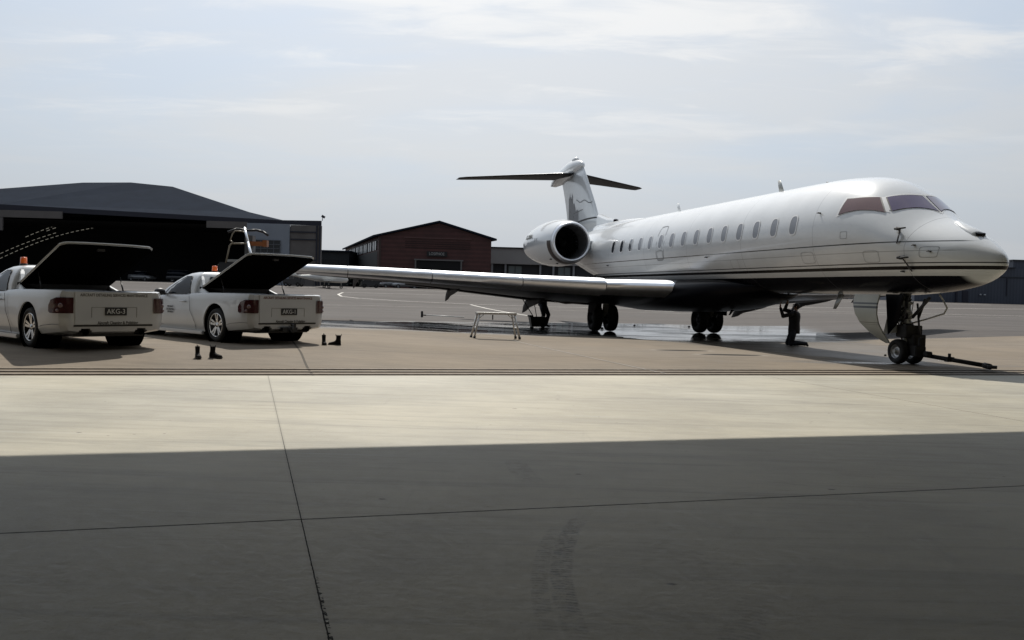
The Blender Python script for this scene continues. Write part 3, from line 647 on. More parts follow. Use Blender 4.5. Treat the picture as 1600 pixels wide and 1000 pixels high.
def skin_patch(name, corners, m, parent, off=.006, n=8, k=6, bow=.10, **kw):
    """corners: four (s, theta) in order; bilinear patch laid on the skin"""
    P = []; c = corners
    for j in range(k + 1):
        for i in range(n + 1):
            a, b = i / n, j / k; b *= 1 - bow * 4 * a * (1 - a)
            s = (1 - b) * ((1 - a) * c[0][0] + a * c[1][0]) + b * ((1 - a) * c[3][0] + a * c[2][0])
            t = (1 - b) * ((1 - a) * c[0][1] + a * c[1][1]) + b * ((1 - a) * c[3][1] + a * c[2][1])
            P.append(FP(s, t, off))
    mb = MB(); mb.add(P, [(j * (n + 1) + i, j * (n + 1) + i + 1, (j + 1) * (n + 1) + i + 1, (j + 1) * (n + 1) + i) for j in range(k) for i in range(n)], True)
    return mb.build(name, m, parent, **kw)
def grow(c, ds, dt):
    ms = sum(p[0] for p in c) / 4; mt = sum(p[1] for p in c) / 4
    return [(p[0] + math.copysign(ds, p[0] - ms), p[1] + math.copysign(dt, p[1] - mt)) for p in c]
wframe = mat('bright_screen_frame', (.80, .81, .82), .3, 0)
black_seal = mat('black_rubber_seal', (.015, .015, .016), .5)
for sd in (1, -1):
    fs = [(1.85, 3 * sd), (2.29, 45.5 * sd), (2.63, 36 * sd), (2.32, 4 * sd)]
    sw = [(2.39, 51.5 * sd), (3.46, 70.5 * sd), (3.44, 53.5 * sd), (2.75, 40 * sd)]
    for nm, c, gm_ in (('windscreen', fs, pglass), ('side_screen', sw, pglass2)):
        f = skin_patch(nm, c, gm_, jet, .016, label='purple tinted front screen' if nm == 'windscreen' else 'rose tinted side screen')
        skin_patch('seal', grow(c, .022, .9), black_seal, f, .011)
        skin_patch('frame', grow(c, .085, 3.0), wframe, f, .006)
# cabin windows
def skin_oval(name, s0, z0, w_, h_, m, parent, off, n=20, side=1, ring=0.0, p=3.2):
    def pt(a, kx, kz):
        ca, sa = math.cos(a), math.sin(a); x = math.copysign(abs(ca) ** (2 / p), ca) * kx; z = math.copysign(abs(sa) ** (2 / p), sa) * kz
        return FPz(s0 + x, z0 + z, side, off)
    mb = MB()
    if ring:
        a_ = [pt(2 * math.pi * i / n, w_ / 2, h_ / 2) for i in range(n)]; b_ = [pt(2 * math.pi * i / n, w_ / 2 - ring, h_ / 2 - ring) for i in range(n)]
        mb.add(a_ + b_, [(i, (i + 1) % n, n + (i + 1) % n, n + i) for i in range(n)], True)
    else:
        rows = [[pt(2 * math.pi * i / n, w_ / 2 * k, h_ / 2 * k) for i in range(n)] for k in (1, .66, .33)]
        mb.loft(rows, cap=False); c = len(mb.v); mb.add(rows[-1], [tuple(range(n))], True)
    return mb.build(name, m, parent)
wsm = mat('silver_window_surround', (.82, .83, .84), .25)
blind = mat('pale_window_blind', (.20, .21, .24), .3, coat=.4)
for side in (1, -1):
    for k in range(15):
        s0 = 5.12 + .862 * k
        dark = k >= 12
        pn = skin_oval('cabin_window', s0, 3.06, .27, .42, cglass if dark else blind, jet, .006, side=side)
        if dark: tagp(pn, label='dark cabin window without a blind')
        skin_oval('surround', s0, 3.06, .34, .49, wsm, pn, .009, side=side, ring=.034)
    # overwing exit outline round the tenth window
    if side == 1:
        skin_oval('emergency_exit', 5.12 + .862 * 9, 3.0, .62, 1.12, mat('exit_outline', (.22, .23, .24), .4), jet, .005, ring=.022, side=side, n=32, p=5)
        skin_oval('exit_placard', 5.12 + .862 * 9, 2.62, .46, .3, mat('exit_outline', (.22, .23, .24), .4), jet, .005, ring=.018, side=side, n=24, p=6)
# nose vision fairing
mb = MB(); secs = []
for s, hw, hh in ((1.45, .02, .005), (1.3, .10, .05), (1.1, .15, .05), (.92, .165, .06), (.80, .16, .055), (.74, .14, .035)):
    b = FP(s, 0); secs.append([Vector((b.x, hw * math.cos(t), b.z - .03 + (hh + .03) * max(0, math.sin(t)) - .02 * (math.sin(t) < 0))) for t in [2 * math.pi * i / 16 for i in range(16)]])
mb.loft(secs); vf = mb.build('vision_fairing', jw, jet)
b = FP(.76, 0); mb = MB(); mb.box((b.x + .02, 0, b.z + .0), (.04, .2, .07), Matrix.Rotation(.5, 3, 'Y')); mb.build('sensor_glass', jblack, vf)
# probe covers and streamers
cover_m = mat('black_probe_cover', (.02, .02, .02), .7); stream_m = mat('dark_streamer_cloth', (.03, .028, .03), .9)
for i, (s, z, ln) in enumerate(((1.88, 2.78, .30), (1.66, 2.20, .26))):
    p = FPz(s, z, 1, .02); mb = MB(); a_ = p + Vector((.02, -.03, 0)); mb.tube(p, a_ + Vector((0, -.05, 0)), .035, n=8); mb.tube(a_ + Vector((-.06, -.05, 0)), a_ + Vector((.26, -.05, .0)), .025, .014, n=8)
    pr = mb.build('probe_cover', cover_m, jet)
    e = FPz(s - .12, z - ln, 1, .03); st_ = a_ + Vector((.1, -.05, -.02)); mid = (st_ + e) / 2 + Vector((.03, -.02, 0))
    mb = MB()
    pts = [st_, mid, e]; wv = Vector((.022, 0, 0)); V = []
    for q_ in pts: V += [q_ - wv, q_ + wv, q_ + wv + Vector((0, .004, 0)), q_ - wv + Vector((0, .004, 0))]
    mb.add(V, [(0, 1, 5, 4), (4, 5, 9, 8), (3, 7, 6, 2), (7, 11, 10, 6), (0, 4, 7, 3), (4, 8, 11, 7), (1, 2, 6, 5), (5, 6, 10, 9)]); mb.build('streamer', stream_m, pr)
for s, z in ((4.14, 3.27), (1.42, 2.44), (1.11, 2.31), (1.75, 1.93), (9.6, 2.45), (17.8, 2.40)):
    p = FPz(s, z, 1, 0); mb = MB(); mb.tube(p, p + Vector((.02, -.07, 0)), .018, n=8); mb.tube(p + Vector((-.02, -.07, 0)), p + Vector((.1, -.07, -.02)), .013, .006, n=6); mb.build('air_data_vane', cover_m, jet)
# antennas along the crown and under the belly
def blade(s, z0, h, ch, sweep, m, nm, down=False):
    mb = MB(); k = -1 if down else 1; secs = []
    for (t, c) in ((0, 1), (.6, .8), (1, .55)):
        sc_ = ch * c; s1 = s + sweep * t
        secs.append([A(s1 - sc_ / 2 * math.cos(a), .02 * math.sin(a) * c, z0 + k * h * t) for a in [2 * math.pi * i / 12 for i in range(12)]])
    mb.loft(secs); return mb.build(nm, m, jet)
blade(7.9, 4.17, .36, .26, .16, lsteel, 'antenna'); blade(14.4, 4.17, .34, .26, .16, jw, 'antenna'); blade(5.8, 4.17, .07, .12, .02, jdark, 'antenna'); blade(6.6, 4.17, .05, .1, .02, jw, 'antenna')
blade(5.05, 1.47, .36, .24, .26, lsteel, 'belly_antenna', True); blade(11.2, .88, .2, .24, .2, jblack, 'belly_antenna', True); blade(10.4, .95, .16, .2, .2, jblack, 'belly_antenna', True)
hatch_m = mat('hatch_outline', (.30, .31, .32), .4)
for s0_, z0_, w_, h_ in ((1.15, 2.30, .34, .22), (2.45, 2.24, .44, .24), (4.6, 2.28, .5, .26), (8.1, 2.22, .42, .24), (18.9, 2.75, .6, .5), (3.2, 2.72, .22, .16)):
    skin_oval('access_panel', s0_, z0_, w_, h_, hatch_m, jet, .003, ring=.010, n=24, p=6)
# satellite dome hump at the fin root
mb = MB(); secs = []
for s, hh, hw in ((17.0, 0, .1), (17.8, .06, .3), (19, .12, .42), (20.6, .17, .45), (21.6, .20, .40), (22.6, .25, .3)):
    secs.append([A(s, hw * math.cos(t), fT(s) - .12 + (hh + .12) * max(0, math.sin(t))) for t in [math.pi * i / 12 for i in range(13)]])
mb.loft(secs, closed=False, cap=False); mb.build('dorsal_fairing', jw, jet)
mb = MB()
secs = []
for s, z0, z1, hw in ((20.55, 4.16, 4.42, .13), (21.3, 4.15, 4.5, .17), (22.4, 4.1, 4.75, .2)):
    secs.append([A(s, y, z) for y, z in ((-hw, z0), (hw, z0), (hw * .9, z1 - .08), (hw * .5, z1), (-hw * .5, z1), (-hw * .9, z1 - .08))])
mb.loft(secs, smooth=False); rs = mb.build('air_scoop', jw, jet, bevel=.01)
mb = MB(); mb.box(A(20.53, 0, 4.29), (.03, .2, .2)); mb.build('scoop_opening', jblack, rs)

# wing-to-body fairing
mb = MB(); secs = []
for s, wy, zb_, zt in ((7.6, .5, 1.43, 1.6), (8.4, 1.0, 1.27, 1.78), (9.2, 1.28, 1.13, 1.84), (10.2, 1.45, .99, 1.86), (11.2, 1.52, .90, 1.87), (12.3, 1.54, .84, 1.88), (14, 1.54, .80, 1.88), (16, 1.52, .78, 1.88), (18, 1.45, .85, 1.88), (19.5, 1.25, 1.1, 1.9), (20.8, .9, 1.5, 1.95), (21.6, .5, 1.9, 2.0)):
    c = (zb_ + zt) / 2 + .15; row = []
    for i in range(36):
        a = 2 * math.pi * i / 36; ca, sa = math.cos(a), math.sin(a); p = 2.9
        y = wy * math.copysign(abs(ca) ** (2 / p), ca); zz_ = math.copysign(abs(sa) ** (2 / p), sa)
        row.append(A(s, y, c + zz_ * ((zt - c) if zz_ > 0 else (c - zb_))))
    secs.append(row)
mb.loft(secs); mb.build('belly_fairing', jblack, jet)

# wings
WY = [1.2, 3.3, 5.7, 7.9, 9.9, 12.3, 14.0]
WLE = [11.17, 12.31, 13.62, 14.81, 15.9, 17.2, 18.13]
WTE = [18.3, 17.95, 17.9, 18.45, 18.9, 19.45, 19.85]
WZC = [1.60, 1.60, 1.66, 1.74, 1.82, 1.89, 1.97]      # z of leading edge centre
WTZ = [.95, 1.0, 1.22, 1.45, 1.62, 1.80, 1.98]        # z of trailing edge
WTH = [.64, .58, .50, .43, .37, .30, .22]
def wi(t, y): return float(np.interp(y, WY, t))
AF = [(0, 0), (.006, .27), (.02, .45), (.05, .66), (.10, .84), (.2, .98), (.35, 1.0), (.5, .9), (.7, .58), (.88, .22), (1, .02)]
def wsec(y, sd, c0=0.0, c1=1.0, grow_=0.0):
    le, te, zl, zt, th = wi(WLE, y), wi(WTE, y), wi(WZC, y), wi(WTZ, y), wi(WTH, y)
    up, dn = [], []
    for (c, t) in AF:
        if c < c0 or c > c1: continue
        s = le + (te - le) * c; zc_ = zl + (zt - zl) * c
        g_ = grow_
        up.append(A(s - g_ * (1 - c / max(c1, .01)), sd * y, zc_ + t * th * .50 + g_)); dn.append(A(s - g_ * (1 - c / max(c1, .01)), sd * y, zc_ - t * th * .50 - g_))
    return up[::-1] + dn[1:]
wm = mat('wing_skin_grey', (.42, .43, .44), .4, .2, var=.05)
wun = mat('wing_underside_shade', (.008, .008, .010), .5, spec=.12)  # near-black: shade of the lower surfaces put into the colour
for sd in (1, -1):
    ys = [1.2, 2, 3.3, 4.5, 5.7, 6.8, 7.9, 9.9, 12.3, 13.4, 14.0]
    mb = MB(); mb.loft([wsec(y, sd) for y in ys]); wg = mb.build('wing', wm, jet)
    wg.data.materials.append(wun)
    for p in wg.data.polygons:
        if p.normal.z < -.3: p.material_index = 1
    # leading-edge slats, split where the seams show
    cuts = [3.32, 5.67, 8.36, 11.0, 13.85]
    def slat(nm, y0, y1, gr):
        mb = MB(); n = 6; rows = []
        for i in range(n + 1):
            y = y0 + (y1 - y0) * i / n; rows.append(wsec(y, sd, 0, .10, gr))
        mb.loft(rows, closed=True); o = mb.build(nm, jmetal, wg); sharp(o, 40); return o
    slat('leading_edge', 1.45, 3.30, .008)
    for a, b in zip(cuts[:-1], cuts[1:]): slat('slat', a + .012, b - .012, .045)
    # drooped flap and its track fairings
    mb = MB(); rows = []
    for y in (1.6, 4.5, 8.8):
        s, z = wi(WTE, y) - .75, wi(WTZ, y) + .03; rows.append([A(s, sd * y, z + .07), A(s + .45, sd * y, z + .03), A(s + 1.0, sd * y, z - .1), A(s + .45, sd * y, z - .12), A(s, sd * y, z - .1)])
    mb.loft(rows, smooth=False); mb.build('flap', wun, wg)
    for y in (4.35, 7.25, 10.6):
        te, zt = wi(WTE, y), wi(WTZ, y); k = 1 - .04 * y; mb = MB(); rows = []
        for ds, dz, hh, hw in ((-2.3, .02, .03, .03), (-1.7, -.06, .11, .10), (-.9, -.12, .20, .13), (-.2, -.19, .25, .12), (.2, -.28, .25, .09), (.5, -.42, .17, .05), (.72, -.60, .02, .012)):
            rows.append([A(te + ds, sd * y + hw * k * math.cos(t), zt + dz * k - (.06 if ds > 0 else 0) + hh * k * math.sin(t)) for t in [2 * math.pi * i / 12 for i in range(12)]])
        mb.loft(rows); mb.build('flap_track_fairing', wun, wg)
    # winglet
    mb = MB(); rows = []
    for t, (s0, s1, y, z) in enumerate(((18.13, 19.85, 13.98, 1.97), (18.30, 19.85, 14.14, 2.06), (18.45, 19.87, 14.22, 2.3), (18.9, 19.95, 14.36, 2.8), (19.25, 20.05, 14.50, 3.33))):
        th = .10 - .012 * t; n = 14
        rows.append([A((s0 + s1) / 2 - (s1 - s0) / 2 * math.cos(a), sd * (y + th * math.sin(a) * (.5 + .5 * math.cos(a) * .6)), z + (.10 * math.sin(a) if t == 0 else 0)) for a in [2 * math.pi * i / n for i in range(n)]])
    mb.loft(rows); wl = mb.build('winglet', jw, wg)
    mb = MB()
    mb.path([A(18.28, sd * 14.14, 2.06), A(18.43, sd * 14.22, 2.3), A(18.88, sd * 14.36, 2.8), A(19.24, sd * 14.5, 3.33)], .035, 8); mb.build('leading_strip', jmetal, wl)

# engines
for sd in (1, -1):
    ax = A(0, sd * 2.2, 3.34); tilt = 0.0
    def E_(s): return A(s, sd * (2.2 + (s - 19.5) * .012), 3.34 + (s - 19.5) * .012)
    prof = [(19.50, .705), (19.46, .735), (19.50, .77), (19.62, .815), (19.9, .87), (20.4, .925), (21.1, .955), (22.0, .94), (22.9, .87), (23.6, .78), (24.3, .66)]
    mb = MB(); n = 48
    mb.loft([[E_(s) + Vector((0, r * math.cos(2 * math.pi * i / n), r * math.sin(2 * math.pi * i / n))) for i in range(n)] for s, r in prof[3:]], cap=False)
    nc = mb.build('engine_nacelle', jw, jet)
    mb = MB(); inner = [(19.78, .842), (19.64, .812), (19.53, .775), (19.475, .74), (19.49, .70), (19.56, .67), (19.68, .655)]
    mb.loft([[E_(s) + Vector((0, (r + .003) * math.cos(2 * math.pi * i / n), (r + .003) * math.sin(2 * math.pi * i / n))) for i in range(n)] for s, r in inner], cap=False); mb.build('intake_lip', jmetal, nc)
    mb = MB(); duct = [(19.68, .656), (20.0, .645), (20.4, .64), (20.75, .64)]
    mb.loft([[E_(s) + Vector((0, r * math.cos(2 * math.pi * i / n), r * math.sin(2 * math.pi * i / n))) for i in range(n)] for s, r in duct], cap=False); mb.build('intake_duct', mat('dark_duct_lining', (.13, .13, .14), .4, .3), nc)
    mb = MB(); c = E_(20.6); mb.lathe([(0, 0.01), (.12, .10), (.28, .17), (.36, .2)], c + Vector((.22, 0, 0)), (-1, 0, 0), 20); sp_ = mb.build('spinner', mat('dark_spinner', (.008, .008, .009), .6, 0), nc)
    mb = MB()
    for i in range(24):
        a = 2 * math.pi * i / 24; da = .11
        P = []
        for r, tw in ((.19, .10), (.63, .16)):
            for e, dx in ((-1, .06), (1, -.06)):
                an = a + e * tw * (.6 if r > .4 else 1.1); P.append(c + Vector((dx, r * math.cos(an), r * math.sin(an))))
        mb.add([P[0], P[1], P[3], P[2]] + [p + Vector((.012, 0, 0)) for p in (P[0], P[1], P[3], P[2])], [(0, 1, 2, 3), (7, 6, 5, 4), (0, 4, 5, 1), (1, 5, 6, 2), (2, 6, 7, 3), (3, 7, 4, 0)])
    mb.build('fan', mat('dark_fan_blades', (.035, .035, .04), .35, .7), nc)
    mb = MB(); mb.lathe([(0, .63), (.02, .0)], E_(20.9), (-1, 0, 0), 32); mb.build('fan_backplate', black_in, nc)
    mb = MB(); mb.loft([[E_(s) + Vector((0, r * math.cos(2 * math.pi * i / n), r * math.sin(2 * math.pi * i / n))) for i in range(n)] for s, r in ((24.3, .655), (24.3, .60), (23.6, .58), (23.6, .02))], cap=False); mb.build('exhaust', dsteel, nc)
    mb = MB(); mb.loft([[E_(s) + Vector((0, r * math.cos(2 * math.pi * i / n), r * math.sin(2 * math.pi * i / n))) for i in range(n)] for s, r in ((23.3, .40), (24.2, .40), (24.75, .33), (24.75, .28), (24.0, .26))], cap=False); mb.build('core_nozzle', dsteel, nc)
    mb = MB()
    for a0 in (4.0, 4.35, 5.1): 
        p = E_(20.6) + Vector((0, -sd * .93 * math.cos(a0) * -1 * 0, 0)); 
        q_ = E_(20.3) + Vector((0, .91 * math.cos(a0), .91 * math.sin(a0))); mb.box(q_, (.18, .05, .05))
    mb.build('drain_mast', cover_m, nc)
    # painted dark arc under the lip (intake seam)
    mb = MB(); aa = [R(200 + i * 6) if sd == 1 else R(340 - i * 6) for i in range(24)] if False else [R(178 + 6.0 * i) for i in range(24)]
    rr = [[E_(s) + Vector((0, r * math.cos(a), r * math.sin(a))) for a in aa] for s, r in ((19.66, .835), (19.76, .858), (19.86, .877), (19.96, .892))]
    mb.loft(rr, closed=False, cap=False); mb.build('intake_seam', mat('dark_bronze_band', (.035, .022, .02), .35), nc)
    # pylon
    mb = MB(); rows = []
    for y, s0, s1, th in ((1.05, 19.9, 24.4, .20), (1.30, 20.15, 24.3, .17), (1.50, 20.5, 24.0, .15)):
        rows.append([A((s0 + s1) / 2 - (s1 - s0) / 2 * math.cos(a), sd * y, 3.42 + th * math.sin(a)) for a in [2 * math.pi * i / 20 for i in range(20)]])
    mb.loft(rows); mb.build('pylon', jw, jet)
    if sd == 1:
        q0 = E_(22.6) + Vector((0, -.905 * math.cos(R(17)), .905 * math.sin(R(17))))
        text_mesh('lettering', 'GLOBAL', .26, cover_m, nc, frame_mat(q0 + Vector((0, -.012, 0)), (1, -.07, 0), (0, math.sin(R(17)), math.cos(R(17)))), sx=1.35, bold=.008)
        mb = MB(); p = E_(21.2) + Vector((0, -.955, .1))
        for k in range(2): mb.box(p + Vector((-.25 * k, 0, 0)), (.03, .01, .16))
        mb.build('hinge_marking', mat('grey_marking', (.3, .3, .31), .5), nc)

# fin, tailplane
fin_m = mat('white_fin_paint', (.58, .61, .63), .25, coat=.6, var=.03)
mb = MB(); rows = []
for z, s0, s1, th in ((4.0, 21.7, 27.3, .27), (4.6, 22.6, 27.1, .25), (5.2, 23.1, 27.35, .23), (6.0, 23.85, 27.75, .20), (6.7, 24.5, 28.2, .18), (7.15, 25.0, 28.3, .16)):
    row = []
    for i in range(28):
        a = 2 * math.pi * i / 28; x = (1 - math.cos(a)) / 2; t_ = 2.6 * (0.2969 * math.sqrt(x) - .126 * x - .3516 * x * x + .2843 * x**3 - .1036 * x**4) * 2
        row.append(A(s0 + (s1 - s0) * x, math.copysign(t_ * th, math.sin(a)) if 0 < i < 28 and i != 14 else 0, z))
    rows.append(row)
mb.loft(rows); fn = mb.build('fin', fin_m, jet)
mb = MB(); rows = []
for s, r, z in ((24.9, .02, 7.18), (25.2, .14, 7.25), (25.8, .23, 7.28), (26.6, .29, 7.26), (27.6, .30, 7.15), (28.6, .28, 7.02), (29.4, .2, 6.92), (30.1, .06, 6.85)):
    rows.append([A(s, r * math.cos(t), z + r * 1.25 * math.sin(t)) for t in [2 * math.pi * i / 20 for i in range(20)]])
mb.loft(rows); mb.build('fin_bullet', jw, jet)
mb = MB(); mb.ball(A(26.2, 0, 7.60), (.34, .15, .13)); mb.build('beacon_fairing', jw, jet)
for sd in (1, -1):
    mb = MB(); rows = []
    for y, s0, s1, th in ((.1, 26.0, 29.0, .15), (.6, 26.35, 29.2, .13), (2.5, 27.9, 29.95, .095), (4.6, 29.45, 30.75, .06), (4.88, 29.85, 30.8, .03)):
        row = []
        for i in range(20):
            a = 2 * math.pi * i / 20; x = (1 - math.cos(a)) / 2; t_ = 5.2 * (0.2969 * math.sqrt(x) - .126 * x - .3516 * x * x + .2843 * x**3 - .1036 * x**4)
            row.append(A(s0 + (s1 - s0) * x, sd * y, 6.97 - (.03 * (y > 4)) + (t_ * th if math.sin(a) > 0 else -t_ * th)))
        rows.append(row)
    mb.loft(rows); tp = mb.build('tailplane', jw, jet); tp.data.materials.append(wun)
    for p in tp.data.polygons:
        if p.normal.z < -.25: p.material_index = 1  # white tailplane gets the painted underside shade on downward faces
# dark root line and grey line artwork on both sides of the fin
def fin_y(s, z):
    zs = (4.0, 4.6, 5.2, 6.0, 6.7, 7.15); s0 = np.interp(z, zs, (21.7, 22.6, 23.1, 23.85, 24.5, 25.0)); s1 = np.interp(z, zs, (27.3, 27.1, 27.35, 27.75, 28.2, 28.3)); th = np.interp(z, zs, (.27, .25, .23, .2, .18, .16))
    x = float(min(max((s - s0) / (s1 - s0), .001), .999)); return 5.2 * (0.2969 * math.sqrt(x) - .126 * x - .3516 * x * x + .2843 * x**3 - .1036 * x**4) * float(th)
def fin_art(name, polys, m, sd):
    mb = MB()
    for pl in polys:   # each a list of (s, z0, z1)
        a_ = [A(s, sd * (fin_y(s, z0) + .012), z0) for s, z0, z1 in pl]; b_ = [A(s, sd * (fin_y(s, z1) + .012), z1) for s, z0, z1 in pl]
        n = len(pl); mb.add(a_ + b_, [(i, i + 1, n + i + 1, n + i) for i in range(n - 1)], True)
    return mb.build(name, m, fn)
fa = mat('silver_grey_artwork', (.15, .155, .17), .4); fa2 = mat('dark_grey_artwork', (.045, .045, .05), .4)
for sd in (1, -1):
    fin_art('root_stripe', [[(22.7 + .22 * i, 4.62 + .10 * math.sin(i / 20 * 3) - .014 * i, 4.68 + .10 * math.sin(i / 20 * 3) - .012 * i) for i in range(20)]], black_seal, sd)
    fin_art('artwork', [[(25.2 + .12 * i, 4.58, 5.0 + .12 * math.sin(i * 1.3) + .07 * i) for i in range(15)], [(26.2, 5.2, 5.9), (26.3, 5.2, 6.05), (26.38, 5.2, 5.4)], [(26.6, 5.2, 5.75), (26.7, 5.2, 6.1), (26.8, 5.2, 5.4)]], fa, sd)
    fin_art('artwork', [[(23.4 + .2 * i, 5.38 + .02 * i - .06 * math.sin(i), 5.41 + .02 * i - .06 * math.sin(i)) for i in range(12)], [(24.5 + .18 * i, 5.12 - .01 * i, 5.15 - .01 * i) for i in range(14)], [(25.9 + .1 * i, 4.62, 4.9 + .05 * i) for i in range(10)]], fa2, sd)

# landing gear
def wheel(nm, c, axis, r, w_, parent, rimr, tread=True, spokes=0):
    c = Vector(c); axis = Vector(axis).normalized(); mb = MB(); h = w_ / 2
    pr = [(-h * .80, rimr), (-h * .98, rimr * 1.12), (-h, r * .80), (-h * .85, r * .93), (-h * .5, r * .985), (0, r), (h * .5, r * .985), (h * .85, r * .93), (h, r * .80), (h * .98, rimr * 1.12), (h * .80, rimr)]
    mb.lathe(pr, c, axis, 40); t = mb.build(nm, rubber, parent)
    return t
def rim(nm, c, axis, r, w_, parent, m=alloy):
    mb = MB(); h = w_ / 2
    mb.lathe([(h * .80, r * 1.0), (h * .72, r * .9), (h * .35, r * .82), (h * .30, r * .45), (h * .62, r * .34), (h * .66, .001)], c, axis, 32)
    mb.lathe([(-h * .80, r * 1.0), (-h * .72, r * .9), (-h * .35, r * .82), (-h * .30, r * .45), (-h * .62, r * .34), (-h * .66, .001)], c, axis, 32)
    return mb.build(nm, m, parent)
for sd in (1, -1):
    gx = empty('main_gear', (0, 0, 0)); gx.parent = jet
    for dy in (-.29, .29):
        wl_ = wheel('tyre', A(16.13, sd * 2.03 + dy, .482), (0, 1, 0), .482, .33, gx, .26); rim('rim', A(16.13, sd * 2.03 + dy, .482), (0, 1, 0), .26, .33, wl_, dsteel)
    mb = MB(); mb.tube(A(16.13, sd * 2.03 - .3, .482), A(16.13, sd * 2.03 + .3, .482), .07); mb.tube(A(16.13, sd * 2.03, .46), A(15.95, sd * 2.03, .75), .085); mb.tube(A(15.9, sd * 2.03, .62), A(15.75, sd * 2.0, 1.5), .11, .13, n=16)
    mb.build('strut', lsteel, gx)
    mb = MB(); mb.tube(A(16.1, sd * 2.1, .55), A(16.35, sd * 2.1, 1.2), .045); mb.tube(A(15.8, sd * 1.95, .95), A(15.6, sd * 1.1, 1.1), .05); mb.build('side_brace', dsteel, gx)
    mb = MB(); mb.poly([A(15.35, sd * 2.42, 1.25), A(16.45, sd * 2.42, 1.22), A(16.30, sd * 2.52, .68), A(15.6, sd * 2.52, .66)], (0, -sd * .03, 0)); mb.build('gear_door', wun, gx, bevel=.01)
    mb = MB(); mb.path([A(15.9, sd * 2.15, 1.15), A(16.2, sd * 2.7, 1.0), A(16.6, sd * 3.3, .95), A(16.9, sd * 3.6, 1.02)], .03, 8); mb.build('hydraulic_line', lsteel, gx)
ng = empty('nose_gear', (0, 0, 0)); ng.parent = jet
S0 = 2.70
for dy in (.185, -.185):
    wl_ = wheel('tyre', A(S0, dy, .265), (0, 1, 0), .265, .19, ng, .145); rim('rim', A(S0, dy, .265), (0, 1, 0), .145, .20, wl_)
mb = MB(); mb.tube(A(S0, -.3, .265), A(S0, .3, .265), .045); mb.tube(A(S0, 0, .26), A(S0 + .02, 0, .75), .07, n=16); mb.tube(A(S0 + .02, 0, .72), A(S0 + .06, 0, 1.5), .10, n=16); mb.build('strut', lsteel, ng)
mb = MB(); mb.tube(A(S0, 0, .56), A(S0, 0, .86), .14, n=16); mb.box(A(S0 - .05, -.02, .70), (.34, .40, .26)); mb.box(A(S0 - .2, -.1, .5), (.2, .3, .28)); mb.build('steering_collar', cover_m, ng, bevel=.012)
mb = MB(); mb.tube(A(S0 - .1, .1, 1.45), A(S0 - .04, .06, .85), .03); mb.tube(A(S0 + .14, .08, 1.45), A(S0 + .1, .07, .88), .035); mb.tube(A(S0 - .15, -.12, 1.3), A(S0 - .3, -.1, .5), .022); mb.tube(A(S0 + .1, 0, .95), A(S0 + .28, 0, .75), .03); mb.tube(A(S0 + .28, 0, .75), A(S0 + .1, 0, .5), .03)
mb.path([A(S0 - .12, .16, 1.3), A(S0 - .2, .2, 1.05), A(S0 - .12, .18, .9)], .012, 6); mb.path([A(S0 - .02, .17, 1.4), A(S0 + .05, .22, 1.1), A(S0, .2, .8)], .012, 6)
mb.build('torque_links', dsteel, ng)
mb = MB(); mb.tube(A(S0 - .6, -.05, 1.42), A(S0 - .16, 0, 1.0), .035); mb.tube(A(S0 - .35, -.15, 1.4), A(S0 - .2, -.12, 1.0), .03); mb.build('drag_brace', dsteel, ng)
mb = MB(); mb.box(A(S0 + .03, .13, 1.05), (.07, .05, .2)); mb.box(A(S0 + .0, .12, 1.28), (.12, .08, .12)); mb.box(A(S0 - .1, .1, .92), (.1, .06, .08)); mb.ball(A(S0 - .13, .08, 1.14), (.055, .055, .055)); mb.ball(A(S0 - .08, .12, .8), (.05, .04, .05)); mb.build('taxi_light', lsteel, ng)
rg = random.Random(4)
for k in range(9):
    a0 = A(S0 + rg.uniform(-.16, .16), rg.uniform(-.10, .18), rg.uniform(1.25, 1.46)); a1 = A(S0 + rg.uniform(-.22, .20), rg.uniform(.02, .20), rg.uniform(.92, 1.1)); a2 = A(S0 + rg.uniform(-.12, .16), rg.uniform(-.05, .16), rg.uniform(.62, .86))
    mb = MB(); mb.path([a0, a1, a2], rg.choice((.009, .013, .018)), 6); mb.box(a1, (.05, .04, .06)); mb.build('hydraulic_hose', (lsteel, dsteel, cover_m)[k % 3], ng)
mb = MB(); mb.poly([A(2.98, .34, 1.48), A(2.5, .28, 1.48), A(2.62, .28, .9), A(2.84, .36, .62)], (0, .02, 0)); mb.build('bay_dark_plate', jblack, ng)  # black plate added to paint the dark gap inside the gear bay
for z in (.88, 1.08, 1.30):
    mb = MB(); mb.lathe([(-.03, .105), (-.03, .125), (.03, .125), (.03, .105)], A(S0 + .03, 0, z), (0, 0, 1), 20); mb.build('strut_clamp', lsteel, ng)
mb = MB(); mb.path([A(S0 - .55, -.32, 1.50), A(S0 - .62, -.36, 1.38), A(S0 - .72, -.38, 1.22), A(S0 - .66, -.36, 1.10), A(S0 - .25, -.2, .95), A(S0 - .02, -.05, .86)], .018, 8); mb.build('bent_tube', mat('white_tube', (.55, .55, .52), .4), ng)
mb = MB(); mb.poly([A(S0 + .18, .26, 1.47), A(S0 + .02, .25, 1.47), A(S0 + .05, .22, .66), A(S0 + .42, .26, .62)], (0, .02, 0)); mb.build('strut_door', mat('grey_green_door', (.30, .31, .28), .4, var=.08), ng)
def door_paint():
    q = G('gear_door_paint'); col = q.scale(q.ss(q.noise(2), .3, .7, .9, 1.05), (.36, .36, .31))
    for c, h, a in ((1.27, .018, .9), (1.19, .022, .95), (.86, .006, .6), (.82, .004, .4)): col = q.mix(q.M('MULTIPLY', q.band(q.z, c, h, .004), a), col, (.02, .02, .02))
    return q.out(col, .3)
dp_ = door_paint()
mb = MB(); rows = []
